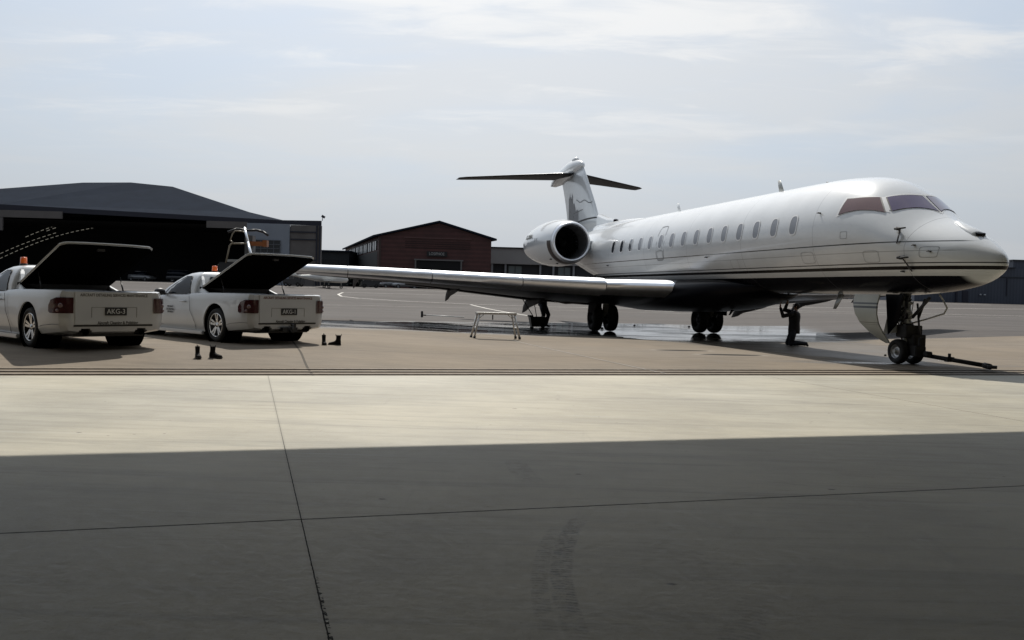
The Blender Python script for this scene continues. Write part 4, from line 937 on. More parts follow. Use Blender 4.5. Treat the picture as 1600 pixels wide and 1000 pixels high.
for z, s0, s1, y in ((1.47, 3.70, 2.84, .60), (1.25, 3.66, 2.84, .66), (1.05, 3.56, 2.82, .68), (.85, 3.38, 2.76, .67), (.65, 3.10, 2.66, .62), (.50, 2.83, 2.58, .55), (.44, 2.68, 2.57, .52)):
    rows.append([A(s0, y, z), A((s0 + s1) / 2, y + .03, z), A(s1, y, z), A(s1, y - .03, z), A((s0 + s1) / 2, y, z), A(s0, y - .03, z)])
mb.loft(rows, smooth=True); sharp(mb.build('gear_door', dp_, ng), 30)
# tow bar hitched to the nose wheel
tb = empty('tow_bar', (9.47, 17.2, 0), 0, label='long black tow bar lying on the wet concrete at the nose wheel', cat='tow bar')
nwx = jet.location + Matrix.Rotation(jet.rotation_euler.z, 3, 'Z') @ A(S0 - .32, 0, .25)
def tl(x, y, z): return (x - 9.47, y - 17.2, z)
h0 = (nwx.x, nwx.y, .24)
mb = MB(); mb.tube(tl(*h0), tl(9.44, 17.45, .10), .045, n=12); mb.tube(tl(9.44, 17.45, .10), tl(9.44, 17.25, .09), .06); mb.build('shaft', cover_m, tb)
mb = MB(); mb.lathe([(-.03, .03), (-.03, .09), (.03, .09), (.03, .03)], tl(9.44, 17.17, .09), (0, 0, 1), 20); mb.build('towing_eye', cover_m, tb)
mb = MB(); mb.box(tl(h0[0], h0[1], .3), (.22, .42, .22)); mb.box(tl(h0[0] + .1, h0[1] - .25, .26), (.12, .3, .10)); mb.box(tl(h0[0] + .05, h0[1] - .1, .48), (.10, .10, .2)); mb.build('head', cover_m, tb, bevel=.015)
mb = MB(); mx = (h0[0] * .5 + 9.44 * .5, h0[1] * .5 + 17.45 * .5); mb.tube(tl(mx[0], mx[1], .17), tl(mx[0], mx[1], .29), .03); mb.box(tl(mx[0], mx[1], .17), (.14, .14, .1)); mb.build('shear_pin_block', cover_m, tb)

# ------------------------------------------------------------------ utes
def dg_mesh(o):
    dg = bpy.context.evaluated_depsgraph_get(); return bpy.data.meshes.new_from_object(o.evaluated_get(dg))
def cut(o, cutters):
    for c in cutters:
        c.parent = o.parent
        m = o.modifiers.new('b', 'BOOLEAN'); m.operation = 'DIFFERENCE'; m.object = c; m.solver = 'EXACT'; m.use_self = True
    bpy.context.view_layer.update()
    me = dg_mesh(o); old = o.data; o.modifiers.clear(); o.data = me; bpy.data.meshes.remove(old)
    for c in cutters: bpy.data.objects.remove(c)
carw = mat('white_car_paint', (.50, .51, .515), .28, coat=.8, var=.04, vscale=1.5)
plastic = mat('black_plastic', (.016, .016, .017), .5)
lidm = mat('black_lid_lining', (.0025, .0025, .0025), 1.0, spec=0)
carglass = mat('blue_tinted_car_glass', (.004, .007, .013), .1, spec=.25)
lampr = mat('dark_red_tail_lens', (.045, .007, .009), .12, coat=.5)
lampc = mat('clear_lamp_lens', (.16, .10, .10), .12, coat=.8)
amber = mat('amber_beacon_lens', (.75, .13, .02), .3, coat=.5)
chrome = mat('bright_alloy_wheel', (.62, .62, .62), .22, .9)
letter = mat('black_lettering', (.012, .012, .012), .6); letr = mat('faded_grey_lettering', (.10, .095, .085), .6)
platew = mat('plate_characters', (.62, .62, .60), .5)

def ute_profile():
    # x station, half-width, sill z, shoulder z, top z, crown
    return [(-1.13, .72, .37, .72, .80, .0), (-1.12, .80, .31, .80, .97, .0), (-1.06, .875, .285, .82, .985, .0), (-.92, .918, .27, .84, .99, .0), (-.6, .935, .24, .84, .99, .0), (0, .945, .18, .84, .985, 0), (.6, .94, .15, .83, .975, 0),
            (1.2, .93, .15, .80, .94, 0), (2.0, .93, .15, .78, .90, .02), (2.5, .935, .15, .76, .88, .05), (3.0, .935, .17, .74, .84, .06), (3.5, .90, .19, .68, .76, .06), (3.8, .82, .22, .60, .66, .05), (3.93, .68, .26, .52, .55, .02)]
def make_ute(name, label, X, Y, hd, plate, hitch, by=.1):
    ut = empty(name, (X, Y, g(X, Y)), R(90 + hd), label=label, cat='ute', group='white service utes with raised lids')
    mb = MB(); rows = []
    for x, hw, zb_, zs, zt, cr in ute_profile():
        half = [(0, zb_), (hw * .70, zb_), (hw * .93, zb_ + .03), (hw * .985, zb_ + .12), (hw, zb_ + (zs - zb_) * .5), (hw * .99, zs), (hw * .975, zs + (zt - zs) * .6), (hw * .94, zt - .005), (hw * .90, zt), (hw * .5, zt + cr * .8), (0, zt + cr)]
        ring = [(x, y, z) for y, z in half] + [(x, -y, z) for y, z in half[-2:0:-1]]; rows.append(ring)
    mb.loft(rows); body = mb.build('body', carw, ut)
    cs = []
    for wx in (0, 3.0):
        for sd in (1, -1):
            c = MB(); c.tube((wx, sd * .52, .36), (wx, sd * 1.2, .36), .415, n=44); cs.append(c.build('tmp', None))
    c = MB(); c.box((-.16, 0, 1.0), (1.76, 1.44, .9)); cs.append(c.build('tmp', None))
    for sy in (.47, -.47):
        c = MB(); c.box((-1.1, sy, .27), (.44, .21, .19)); cs.append(c.build('tmp', None, bevel=.03))
    cut(body, cs); sharp(body, 32)
    body.data.materials.clear(); body.data.materials.append(carw)
    for wx in (0, 3.0):
        for sd in (1, -1):
            mb = MB(); mb.lathe([(0, .01), (0, .41), (.385, .41)], (wx, sd * .53, .36), (0, sd, 0), 40); mb.build('wheel_arch_liner', lidm, ut)
    # cab
    def ring(z, x0, x1, hw, fr, n=6):
        pts = []
        for (cx, cy, a0, r) in ((x1, 1, 0, fr), (x0, 1, 90, .05), (x0, -1, 180, .05), (x1, -1, 270, fr)):
            for i in range(n):
                a = R(a0 + 90 * i / (n - 1)); px = (cx - r) if a0 in (0, 270) else (cx + r)
                pts.append((px + r * math.cos(a), cy * (hw - r) + r * math.sin(a), z))
        return pts
    mb = MB(); mb.loft([ring(.90, .86, 2.55, .875, .30), ring(1.05, .90, 2.28, .845, .30), ring(1.2, .93, 1.98, .79, .28), ring(1.31, .95, 1.72, .725, .25), ring(1.365, .99, 1.55, .66, .22), ring(1.395, 1.05, 1.4, .55, .15), ring(1.405, 1.12, 1.3, .3, .09)])
    cab = mb.build('cab', carw, ut); sharp(cab, 50)
    # side, rear and front glass laid proud of the cab
    def side_y(z): return float(np.interp(z, (.9, 1.05, 1.2, 1.31, 1.365), (.875, .845, .79, .725, .66)))
    for sd in (1, -1):
        mb = MB(); V = []
        for z, x0, x1 in ((.925, 1.06, 2.12), (1.03, 1.10, 1.98), (1.13, 1.14, 1.80), (1.23, 1.18, 1.60), (1.30, 1.21, 1.44)):
            y = side_y(z) + .006
            V += [(x0 + (x1 - x0) * i / 5, sd * (y - .012 * (i == 5)), z) for i in range(6)]
        mb.add(V, [(j * 6 + i, j * 6 + i + 1, j * 6 + i + 7, j * 6 + i + 6) for j in range(4) for i in range(5)], True); sg_ = mb.build('side_window', carglass, ut)
        mb = MB(); e = [(V[0]), V[6], V[12], V[18], V[24], V[29], V[23], V[17], V[11], V[5]]
        mb.path([Vector(p) for p in e] + [Vector(e[0])], .011, 6); mb.build('window_seal', plastic, sg_)
        # sail panel behind the cab
        mb = MB(); P = [(.93, sd * .80, .96), (.42, sd * .85, .965), (.70, sd * .80, 1.06), (.86, sd * .74, 1.24), (.99, sd * .68, 1.345), (1.06, sd * .66, 1.36)]
        mb.poly(P, (0, -sd * .07, 0)); mb.build('sail_panel', carw, ut, bevel=.012)
        # tail lamp
        V = []
        prof = [(-1.133, .675), (-1.125, .72), (-1.128, .78), (-1.075, .86), (-1.0, .905), (-.90, .932), (-.80, .94)]
        mb = MB()
        for z, k in ((.615, 4.9), (.64, 5.3), (.74, 5.3), (.83, 4.7), (.87, 3.5)):
            row = []
            for i in range(7):
                t = min(i / 6 * k, 6); a = prof[int(t)]; b = prof[min(6, int(t) + 1)]; f_ = t - int(t)
                row.append((a[0] + (b[0] - a[0]) * f_ - .012 * (1 if i < 4 else .4), sd * (a[1] + (b[1] - a[1]) * f_ + .008 * min(i, 3)), z))
            V += row
        mb.add(V, [(j * 7 + i, j * 7 + i + 1, j * 7 + i + 8, j * 7 + i + 7) for j in range(4) for i in range(6)], True); tl_ = mb.build('tail_light', lampr, ut)
        mb = MB(); mb.ball((-1.085, sd * .85, .74), (.035, .04, .045)); mb.ball((-1.05, sd * .885, .66), (.03, .03, .03)); mb.build('reflector', lampc, tl_)
        # door mirror
        mb = MB(); mb.ball((2.05, sd * 1.02, .965), (.075, .12, .075), 14, 10); mb.tube((2.08, sd * .88, .92), (2.07, sd * .98, .94), .025); mb.build('wing_mirror', plastic, ut)
        # door shut line, handle, sill strip, fuel flap
        mb = MB(); mb.path([Vector((2.22, sd * .938, .86)), Vector((2.26, sd * .945, .5)), Vector((2.2, sd * .93, .24))], .004, 5); mb.path([Vector((.98, sd * .943, .90)), Vector((.93, sd * .949, .6)), Vector((.72, sd * .946, .34)), Vector((.7, sd * .93, .22))], .004, 5); mb.path([Vector((-1.10, sd * .885, .43)), Vector((-.92, sd * .932, .43)), Vector((-.60, sd * .946, .40)), Vector((-.42, sd * .947, .36))], .0035, 5); mb.build('shut_line', plastic, ut)
        mb = MB(); mb.tube((1.12, sd * .952, .78), (1.34, sd * .952, .785), .016, n=8); mb.build('door_handle', carw, ut)
        mb = MB(); mb.box((1.55, sd * .905, .165), (2.15, .06, .07)); mb.build('side_skirt', carw, ut, bevel=.015)
        # exhaust
        mb = MB(); mb.tube((-.85, sd * .47, .30), (-1.13, sd * .47, .30), .055, n=18, cap=False); mb.tube((-.85, sd * .47, .30), (-.86, sd * .47, .30), .05); mb.build('exhaust_tip', dsteel, ut)
    mb = MB(); mb.add([(.885, -.58, 1.03), (.885, .58, 1.03), (.925, .50, 1.30), (.925, -.50, 1.30)], [(0, 1, 2, 3)]); mb.build('rear_window', carglass, ut)
    mb = MB(); V = []
    for z, x, hw in ((.93, 2.535, .60), (1.05, 2.30, .62), (1.2, 1.995, .58), (1.31, 1.735, .54)):
        V += [(x + .012 - .10 * (abs(i - 3) / 3) ** 3, hw * (i - 3) / 3, z) for i in range(7)]
    mb.add(V, [(j * 7 + i, j * 7 + i + 1, j * 7 + i + 8, j * 7 + i + 7) for j in range(3) for i in range(6)], True); mb.build('windscreen', carglass, ut)
    # tailgate panel with recess, slot, lettering and plate
    mb = MB(); mb.box((-1.128, 0, .70), (.022, 1.31, .545)); tg = mb.build('tailgate', carw, ut, bevel=.008)
    mb = MB(); mb.box((-1.125, 0, .412), (.022, 1.33, .03)); mb.build('slot', plastic, tg)
    mb = MB(); mb.box((-1.1405, .0, .845 - .13), (.004, .76, .006)); mb.box((-1.1405, .38, .63), (.004, .006, .17)); mb.box((-1.1405, -.38, .63), (.004, .006, .17)); mb.build('recess_edge', mat('soft_grey_line', (.16, .16, .15), .6), tg)
    mb = MB(); mb.box((-1.146, -.02, .645), (.012, .37, .13)); pl = mb.build('number_plate', plastic, ut, bevel=.004)
    F = lambda y, z: frame_mat((-1.153, y, z), (0, -1, 0), (0, 0, 1))
    text_mesh('plate_lettering', plate, .115, platew, pl, F(-.02, .645), sx=.95)
    text_mesh('lettering', 'Aircraft Cleaning & Polishing', .072, letter, tg, F2(-1.1405, -.06, .455), sx=.82, bold=.0015)
    text_mesh('lettering', 'AIRCRAFT DETAILING SERVICES MAINTENANCE', .066, (mat('faded_red_lettering', (.12, .05, .045), .6) if hitch else letr), tg, F2(-1.1405, 0, .915), sx=.80, bold=.0015)
    for k, (t, s_, z) in enumerate((('AIRCRAFT', .05, .66), ('DETAILING', .06, .60), ('SERVICES', .05, .545))):
        text_mesh('door_lettering', t, s_, letter, ut, frame_mat((1.75, .9465 - .0 * k, z), (-1, 0, 0), (0, 0, 1)), sx=1.1, bold=.001)
    # bumper tray under the tail
    mb = MB(); mb.box((-.5, 0, .27), (.9, 1.2, .10)); mb.tube((0, -.7, .33), (0, .7, .33), .05); mb.tube((3.0, -.7, .33), (3.0, .7, .33), .05); mb.box((1.6, 0, .22), (3.0, 1.3, .06)); mb.build('underbody', plastic, ut)
    if hitch:
        mb = MB(); mb.box((-1.15, 0, .30), (.14, .34, .08)); mb.tube((-1.2, 0, .27), (-1.3, 0, .27), .03); mb.tube((-1.28, 0, .26), (-1.28, 0, .37), .022); mb.ball((-1.28, 0, .39), (.028, .028, .028)); mb.box((-1.17, -.12, .36), (.06, .06, .1)); mb.build('tow_hitch', plastic, ut)
    # raised lid
    mb = MB(); hx, hz_, rx, rz_ = .74, 1.07, -.94, 1.745
    dirv = Vector((rx - hx, 0, rz_ - hz_)); nrm = Vector((dirv.z, 0, -dirv.x)).normalized()
    if nrm.z < 0: nrm = -nrm
    P = [Vector((hx, -.80, hz_)), Vector((hx, .80, hz_)), Vector((rx + .08, .80, rz_ - .03)), Vector((rx, .72, rz_)), Vector((rx - .015, .4, rz_ + .01)), Vector((rx - .02, 0, rz_ + .012)), Vector((rx - .015, -.4, rz_ + .01)), Vector((rx, -.72, rz_)), Vector((rx + .08, -.80, rz_ - .03))]
    mb.poly(P, nrm * .045); lid = mb.build('bed_lid', carw, ut, bevel=.021); sharp(lid, 75)
    mb = MB(); Q = [p - nrm * .004 for p in P]; c = sum(Q, Vector()) / len(Q); Q = [c + (p - c) * .975 for p in Q]; mb.poly(Q, -nrm * .012); mb.build('lining', lidm, lid)
    mb = MB(); mb.box((hx - .02, 0, hz_ - .045), (.1, 1.5, .09)); mb.build('hinge_rail', plastic, lid)
    mb = MB(); mb.poly([Vector((hx + .1, .79, .97)), Vector((hx + .1, .79, hz_ + .02)), Vector((hx, .79, hz_ + .02)), Vector((-.05, .79, .985))], (0, -.03, 0)); mb.build('side_gusset', lidm, lid)
    for sd in (1, -1):
        mb = MB(); a = Vector((.02, sd * .70, .97)); b = Vector((hx, sd * .70, hz_)) + dirv * .33 - nrm * .01; mb.tube(a, (a + b) / 2, .014, n=8); mb.tube((a + b) / 2, b, .008, n=8); mb.build('gas_strut', plastic, lid)
    mb = MB(); mb.box(Vector((rx + .12, .1, rz_ - .075)), (.06, .12, .04)); mb.build('latch', dsteel, lid)
    # beacon on the roof
    mb = MB(); mb.tube((1.45, by, 1.36), (1.45, by, 1.43), .07, n=18); mb.box((1.58, by * .6, 1.405), (.3, .12, .03)); bc = mb.build('beacon', plastic, ut)
    mb = MB(); mb.lathe([(0, .058), (.08, .056), (.115, .050), (.12, 0.001)], (1.45, by, 1.43), (0, 0, 1), 20); mb.build('lens', amber, bc)
    # lights and grille at the front
    for sd in (1, -1):
        mb = MB(); mb.ball((3.72, sd * .66, .60), (.16, .16, .07)); mb.build('headlight', lampc, ut)
    mb = MB(); mb.box((3.9, 0, .42), (.06, 1.0, .16)); mb.build('grille', plastic, ut)
    # wheels
    for wx in (0, 3.0):
        for sd in (1, -1):
            cen = Vector((wx, sd * .80, .343)); wh = wheel('wheel', cen, (0, 1, 0), .343, .24, ut, .24)
            mb = MB(); mb.lathe([(.095, .236), (.10, .226), (.03, .215), (.0, .10), (0, .001)], cen, (0, sd, 0), 36); mb.build('rim', mat('dark_rim_barrel', (.03, .03, .032), .4, .6), wh)
            mb = MB()
            mb.lathe([(.098, .240), (.108, .232), (.098, .222)], cen, (0, sd, 0), 36); mb.lathe([(.06, .055), (.085, .045), (.088, .001)], cen, (0, sd, 0), 16)
            for k in range(5):
                for da in (-.17, .17):
                    a = 2 * math.pi * k / 5 + .3; p = cen + Vector((.045 * math.cos(a + da * 1.5), sd * .075, .045 * math.sin(a + da * 1.5))); q_ = cen + Vector((.228 * math.cos(a + da), sd * .095, .228 * math.sin(a + da)))
                    d_ = (q_ - p).normalized(); t_ = Vector((0, 1, 0)).cross(d_) * .017
                    mb.add([p - t_, p + t_, q_ + t_ * 1.3, q_ - t_ * 1.3] + [v + Vector((0, -sd * .02, 0)) for v in (p - t_, p + t_, q_ + t_ * 1.3, q_ - t_ * 1.3)], [(0, 1, 2, 3), (0, 4, 5, 1), (1, 5, 6, 2), (2, 6, 7, 3), (3, 7, 4, 0)])
            mb.build('spokes', chrome, wh)
    return ut
def F2(x, y, z): return frame_mat((x, y, z), (0, -1, 0), (0, 0, 1))
make_ute('service_ute', 'white ute at far left nearest the camera, its bed lid raised', -7.534, 15.433, 49.75, 'AKG-3', False, .46)
make_ute('service_ute', 'white ute with a tow hitch, right of the other, its bed lid raised', -5.295, 18.104, 49.1, 'AKG-1', True)

# ------------------------------------------------------------------ boots
leather = mat('black_boot_leather', (.009, .0075, .007), .85, spec=.2)
def boot(x, y, rz, lab, lean=0.0, grp='pairs of work boots left on the concrete', s=1.0):
    b = empty('work_boot', (x, y, g(x, y)), rz, label=lab, cat='boot', group=grp)
    rows = []
    for xx, hw, zt in ((-.085, .03, .10), (-.075, .040, .13), (-.03, .043, .13), (.03, .045, .115), (.08, .050, .085), (.14, .052, .07), (.18, .042, .06), (.20, .02, .045)):
        rows.append([(xx, hw * math.cos(t), .025 + (zt - .025) * max(0, math.sin(t)) ** .7) for t in [math.pi * i / 12 for i in range(13)]])
    mb = MB(); mb.loft(rows)
    sh = []
    for z, x0, x1, hw in ((.09, -.085, .055, .043), (.13, -.08, .03, .042), (.18, -.085 + lean, .025 + lean, .045), (.225, -.09 + lean, .03 + lean, .047), (.23, -.085 + lean, .025 + lean, .040), (.12, -.07, .02, .034)):
        sh.append([((x0 + x1) / 2 + (x1 - x0) / 2 * math.cos(t), hw * math.sin(t), z) for t in [2 * math.pi * i / 18 for i in range(18)]])
    mb.loft(sh, cap=False); mb.v = [(a * s, b_ * s, c * s) for a, b_, c in mb.v]; mb.build('upper', leather, b)
    mb = MB(); mb.loft([[(cx_ * s, cy_ * s, z * s) for cx_, cy_ in [((-.09 + .30 * t_), hw_) for t_, hw_ in ((0, -.02), (.1, -.043), (.5, -.045), (.8, -.055), (.97, -.03), (1, 0), (.97, .03), (.8, .055), (.5, .045), (.1, .043), (0, .02))]] for z in (0, .028)], smooth=False); mb.build('sole', plastic, b)
    mb = MB(); mb.tube((-.085 * s + lean * s, 0, .21 * s), (-.10 * s + lean * s, 0, .262 * s), .007 * s, n=6); mb.tube((.03 * s + lean * s, 0, .21 * s), (.035 * s + lean * s, 0, .255 * s), .007 * s, n=6); mb.build('pull_tab', leather, b)
boot(-5.13, 14.33, R(-62), 'left boot of the black pair in front of the right-hand ute', .0, s=.82)
boot(-4.90, 14.42, R(-20), 'right boot of the black pair in front of the right-hand ute', .01, s=.82)
boot(-3.80, 17.75, R(-72), 'left boot of the far pair, toe towards the camera, right of the ute', s=.88)
boot(-3.55, 17.85, R(188), 'right boot of the far pair, toe pointing left, right of the ute', s=.88)

# ------------------------------------------------------------------ folding work platform
alu = mat('scuffed_aluminium', (.50, .49, .47), .42, .6, var=.12, vscale=6)
wpf = empty('work_platform', (-.44, 23.75, g(-.44, 23.75)), R(16), label='folding aluminium work platform standing alone on the concrete', cat='step')
H = .715
mb = MB(); mb.box((0, 0, H - .03), (1.08, .34, .055)); mb.build('deck', alu, wpf, bevel=.006)
for sx in (-1, 1):
    for sy in (-1, 1):
        mb = MB(); mb.tube((sx * .49, sy * .14, H - .05), (sx * .63, sy * .20, .03), .028, n=4); mb.tube((sx * .38, sy * .15, H - .06), (sx * .52, sy * .165, H - .18), .012, n=6); lg = mb.build('leg', alu, wpf)
        mb = MB(); mb.tube((sx * .624, sy * .197, .07), (sx * .634, sy * .202, 0), .036, n=8); mb.build('rubber_foot', plastic, lg)
    for z in (.30,):
        t = (H - .05 - z) / (H - .08); mb = MB(); mb.tube((sx * (.49 + .14 * t), -(.14 + .06 * t), z), (sx * (.49 + .14 * t), (.14 + .06 * t), z), .018, n=8); mb.build('rung', alu, wpf)
mb = MB(); mb.box((-.13, -.16, H - .13), (.03, .02, .13)); mb.build('locking_strap', plastic, wpf)

# ------------------------------------------------------------------ cleaning gear
bk_ = empty('mop_bucket', (.92, 31.6, g(.92, 31.6)), R(10), label='black wheeled mop bucket with two handles sticking out', cat='bucket')
mb = MB(); mb.loft([[(-.24, -.18, .08), (.24, -.18, .08), (.24, .18, .08), (-.24, .18, .08)], [(-.31, -.23, .44), (.31, -.23, .44), (.31, .23, .44), (-.31, .23, .44)]], smooth=False); mb.box((-.28, 0, .46), (.12, .4, .06)); mb.build('tub', plastic, bk_, bevel=.01)
for sx in (-1, 1):
    for sy in (-1, 1):
        mb = MB(); mb.tube((sx * .2, sy * .15 - .02, .04), (sx * .2, sy * .15 + .02, .04), .04, n=12); mb.build('castor', rubber, bk_)
mb = MB(); mb.tube((-.1, 0, .35), (-.62, .05, 1.15), .016, n=8); mb.tube((-.02, 0, .35), (-.12, .02, .85), .014, n=8); mb.build('handle', mat('dark_handle', (.04, .04, .04), .6), bk_)
bp_ = (-3.9, 39.3)
sq = empty('water_brush', (*bp_, g(*bp_)), R(3), label='long white-handled washing brush lying on the tarmac at the pool edge', cat='brush')
mb = MB(); mb.box((-.14, 0, .14), (.10, .10, .28)); mb.box((-.02, 0, .10), (.14, .06, .05)); mb.build('head', plastic, sq, bevel=.01)
mb = MB(); mb.tube((.02, 0, .11), (1.75, .1, .05), .022, n=8); mb.build('handle', mat('white_pole', (.6, .6, .58), .4), sq)
hs = MB(); P = []
for i in range(46):
    t = i / 45; x = -3.2 + 6.6 * t; y = 30.4 + .5 * math.sin(t * 5) - 3.0 * t * t + .25 * math.sin(t * 17); P.append(Vector((x, y, g(x, y) + .022)))
hs.path(P, .014, 6); hs.build('water_hose', mat('dark_green_hose', (.02, .03, .025), .5), label='thin dark hose snaking over the wet ground behind the work platform', cat='hose')

# ------------------------------------------------------------------ people
def skin_body(name, J, E_, m, parent, lvl=1, roots=0, **k):
    me = bpy.data.meshes.new(name); names = list(J); idx = {n: i for i, n in enumerate(names)}
    me.from_pydata([J[n][0] for n in names], [(idx[a], idx[b]) for a, b in E_], [])
    o = bpy.data.objects.new(name, me); COL.objects.link(o)
    md = o.modifiers.new('s', 'SKIN'); md.use_smooth_shade = True
    for i, n in enumerate(names):
        r = J[n][1]; r = (r, r) if not isinstance(r, tuple) else r; me.skin_vertices[0].data[i].radius = r
        me.skin_vertices[0].data[i].use_root = (i == roots)
    sbm = o.modifiers.new('d', 'SUBSURF'); sbm.levels = lvl; sbm.render_levels = lvl
    bpy.context.view_layer.update(); m2 = dg_mesh(o); o.modifiers.clear(); o.data = m2; m2.materials.clear(); m2.materials.append(m); o.parent = parent
    for p in m2.polygons: p.use_smooth = True
    return tagp(o, **k)
skinm = mat('shaded_skin', (.25, .15, .11), .55); cloth = mat('black_work_shirt', (.010, .010, .012), .85); cloth2 = mat('dark_navy_trousers', (.014, .016, .024), .85); hairm = mat('dark_hair', (.012, .010, .009), .8)
def hand(J, E_, key, w_, d, side):
    """palm continues the forearm; four bent fingers and a thumb branch off"""
    d = Vector(d).normalized(); s_ = Vector(side).normalized(); n_ = d.cross(s_)
    J[key + 'palm'] = (tuple(Vector(w_) + d * .05), (.034, .022)); E_.append((key, key + 'palm'))
    for i, (o_, l) in enumerate(((-.03, .062), (-.010, .074), (.010, .070), (.030, .056))):
        a = Vector(w_) + d * .095 + s_ * o_; b = a + d * l * .55 + n_ * .012; c = b + d * l * .35 + n_ * .028
        for nm, p, r in (('a', a, .010), ('b', b, .009), ('c', c, .007)): J[f'{key}f{i}{nm}'] = (tuple(p), r)
        E_.extend([(key + 'palm', f'{key}f{i}a'), (f'{key}f{i}a', f'{key}f{i}b'), (f'{key}f{i}b', f'{key}f{i}c')])
    a = Vector(w_) + d * .05 - s_ * .045 + n_ * .01; b = a + d * .035 - s_ * .02 + n_ * .015
    J[key + 'ta'] = (tuple(a), .011); J[key + 'tb'] = (tuple(b), .009); E_.extend([(key + 'palm', key + 'ta'), (key + 'ta', key + 'tb')])
def person(lab, loc, rz, J, hands, headc, face, sc_=1.0):
    E0 = [('pelvis', 'waist'), ('waist', 'chest'), ('chest', 'neck'), ('neck', 'head'), ('head', 'crown')]
    for s_ in 'lr': E0 += [('chest', 'sh' + s_), ('sh' + s_, 'el' + s_), ('el' + s_, 'wr' + s_), ('pelvis', 'hip' + s_), ('hip' + s_, 'kn' + s_), ('kn' + s_, 'an' + s_), ('an' + s_, 'to' + s_)]
    pr = empty('person', loc, rz, label=lab, cat='person')
    JJ = dict(J); EE = list(E0)
    for s_ in 'lr': hand(JJ, EE, 'wr' + s_, J['wr' + s_][0], hands[s_][0], hands[s_][1])
    body = skin_body('body', JJ, EE, skinm, pr, 1)
    V_ = lambda k: Vector(J[k][0])
    def ell(c, d, rx, ry, n=18):
        d = Vector(d).normalized(); sx_ = Vector((0, 1, 0)); f_ = sx_.cross(d).normalized()
        return [c + sx_ * rx * math.cos(2 * math.pi * i / n) + f_ * ry * math.sin(2 * math.pi * i / n) for i in range(n)]
    mb = MB(); spine = [V_('pelvis') - Vector((0, 0, .13)), V_('pelvis'), V_('waist'), V_('chest'), V_('chest') + (V_('neck') - V_('chest')) * .5, V_('neck') - (V_('neck') - V_('chest')) * .12]
    dim = [(.185, .165), (.195, .17), (.18, .155), (.215, .17), (.20, .14), (.07, .065)]
    mb.loft([ell(c, (V_('chest') - V_('pelvis')), *dm) for c, dm in zip(spine, dim)])
    for s_ in 'lr':
        sh_, el_, wr_ = V_('sh' + s_), V_('el' + s_), V_('wr' + s_)
        mb.ball(sh_, (.078, .078, .078)); mb.tube(sh_, el_, .072, .056, 14); mb.ball(el_, (.057, .057, .057)); mb.tube(el_, el_ + (wr_ - el_) * .92, .055, .043, 14)
    mb.build('shirt', cloth, pr)
    mb = MB(); pv = V_('pelvis'); mb.loft([ell(pv + Vector((0, 0, dz)), (0, 0, 1), a_, b_) for dz, a_, b_ in ((.06, .155, .125), (0, .17, .14), (-.08, .175, .145), (-.13, .14, .12))])
    for s_ in 'lr':
        hp, kn, an = V_('hip' + s_), V_('kn' + s_), V_('an' + s_)
        mb.ball(hp, (.098, .098, .098)); mb.tube(hp, kn, .098, .078, 16); mb.ball(kn, (.079, .079, .079)); mb.tube(kn, an, .076, .060, 14); mb.ball(an, (.06, .06, .06))
    mb.build('trousers', cloth2, pr)
    for s_ in 'lr':
        a, t = Vector(J['an' + s_][0]), Vector(J['to' + s_][0])
        skin_body('shoe', {'h': (tuple(a + (a - t) * .15), .045), 'm': (tuple(a), .058), 't': (tuple(a + (t - a) * .6), (.05, .04)), 'e': (tuple(a + (t - a) * 1.08), (.045, .03))}, [('h', 'm'), ('m', 't'), ('t', 'e')], leather, pr, 1)
    hc = Vector(headc); f = Vector(face).normalized(); r_ = f.cross(Vector((0, 0, 1))).normalized(); u = r_.cross(f)
    mb = MB(); mb.ball(hc - f * .015 + u * .03, (.092, .085, .10), 18, 12); mb.build('hair', hairm, pr)
    mb = MB(); mb.ball(hc + f * .10 - u * .01, (.014, .014, .022), 8, 6)
    for k in (-1, 1): mb.ball(hc + r_ * .082 * k, (.016, .012, .028), 8, 6)
    mb.ball(hc + f * .085 - u * .055, (.018, .026, .008), 8, 6); mb.build('face', skinm, pr)
    mb = MB()
    for k in (-1, 1): mb.ball(hc + f * .088 + r_ * .032 * k + u * .018, (.010, .012, .008), 8, 6)
    mb.build('eyes', hairm, pr)
    pr.scale = (sc_, sc_, sc_)
    return pr
# kneeling under the belly, facing image-left, both hands up at an access panel (local +X = forward)
K = {'pelvis': ((0, 0, .50), (.15, .12)), 'waist': ((.0, 0, .68), (.135, .105)), 'chest': ((.0, 0, .88), (.165, .125)), 'neck': ((-.03, 0, 1.06), .058), 'head': ((-.02, 0, 1.15), .078), 'crown': ((-.06, 0, 1.22), .070),
     'shl': ((.02, .17, .98), .068), 'ell': ((.36, .20, .88), .050), 'wrl': ((.44, .13, 1.14), .034), 'shr': ((.02, -.17, 1.00), .068), 'elr': ((.26, -.20, 1.06), .050), 'wrr': ((.20, -.10, 1.28), .034),
     'hipl': ((.02, .10, .46), .095), 'knl': ((.10, .14, .085), .075), 'anl': ((-.32, .14, .09), .050), 'tol': ((-.40, .14, .02), .035), 'hipr': ((.02, -.10, .46), .095), 'knr': ((.14, -.14, .085), .075), 'anr': ((-.28, -.16, .09), .050), 'tor': ((-.37, -.16, .02), .035)}
person('person in dark clothes kneeling under the jet with both arms raised to its belly', (7.97, 24.75, 0), R(172), K,
       {'l': ((.02, 0, 1), (0, 1, 0)), 'r': ((-.02, 0, 1), (0, 1, 0))}, (-.03, 0, 1.17), (.75, 0, .65), .95)
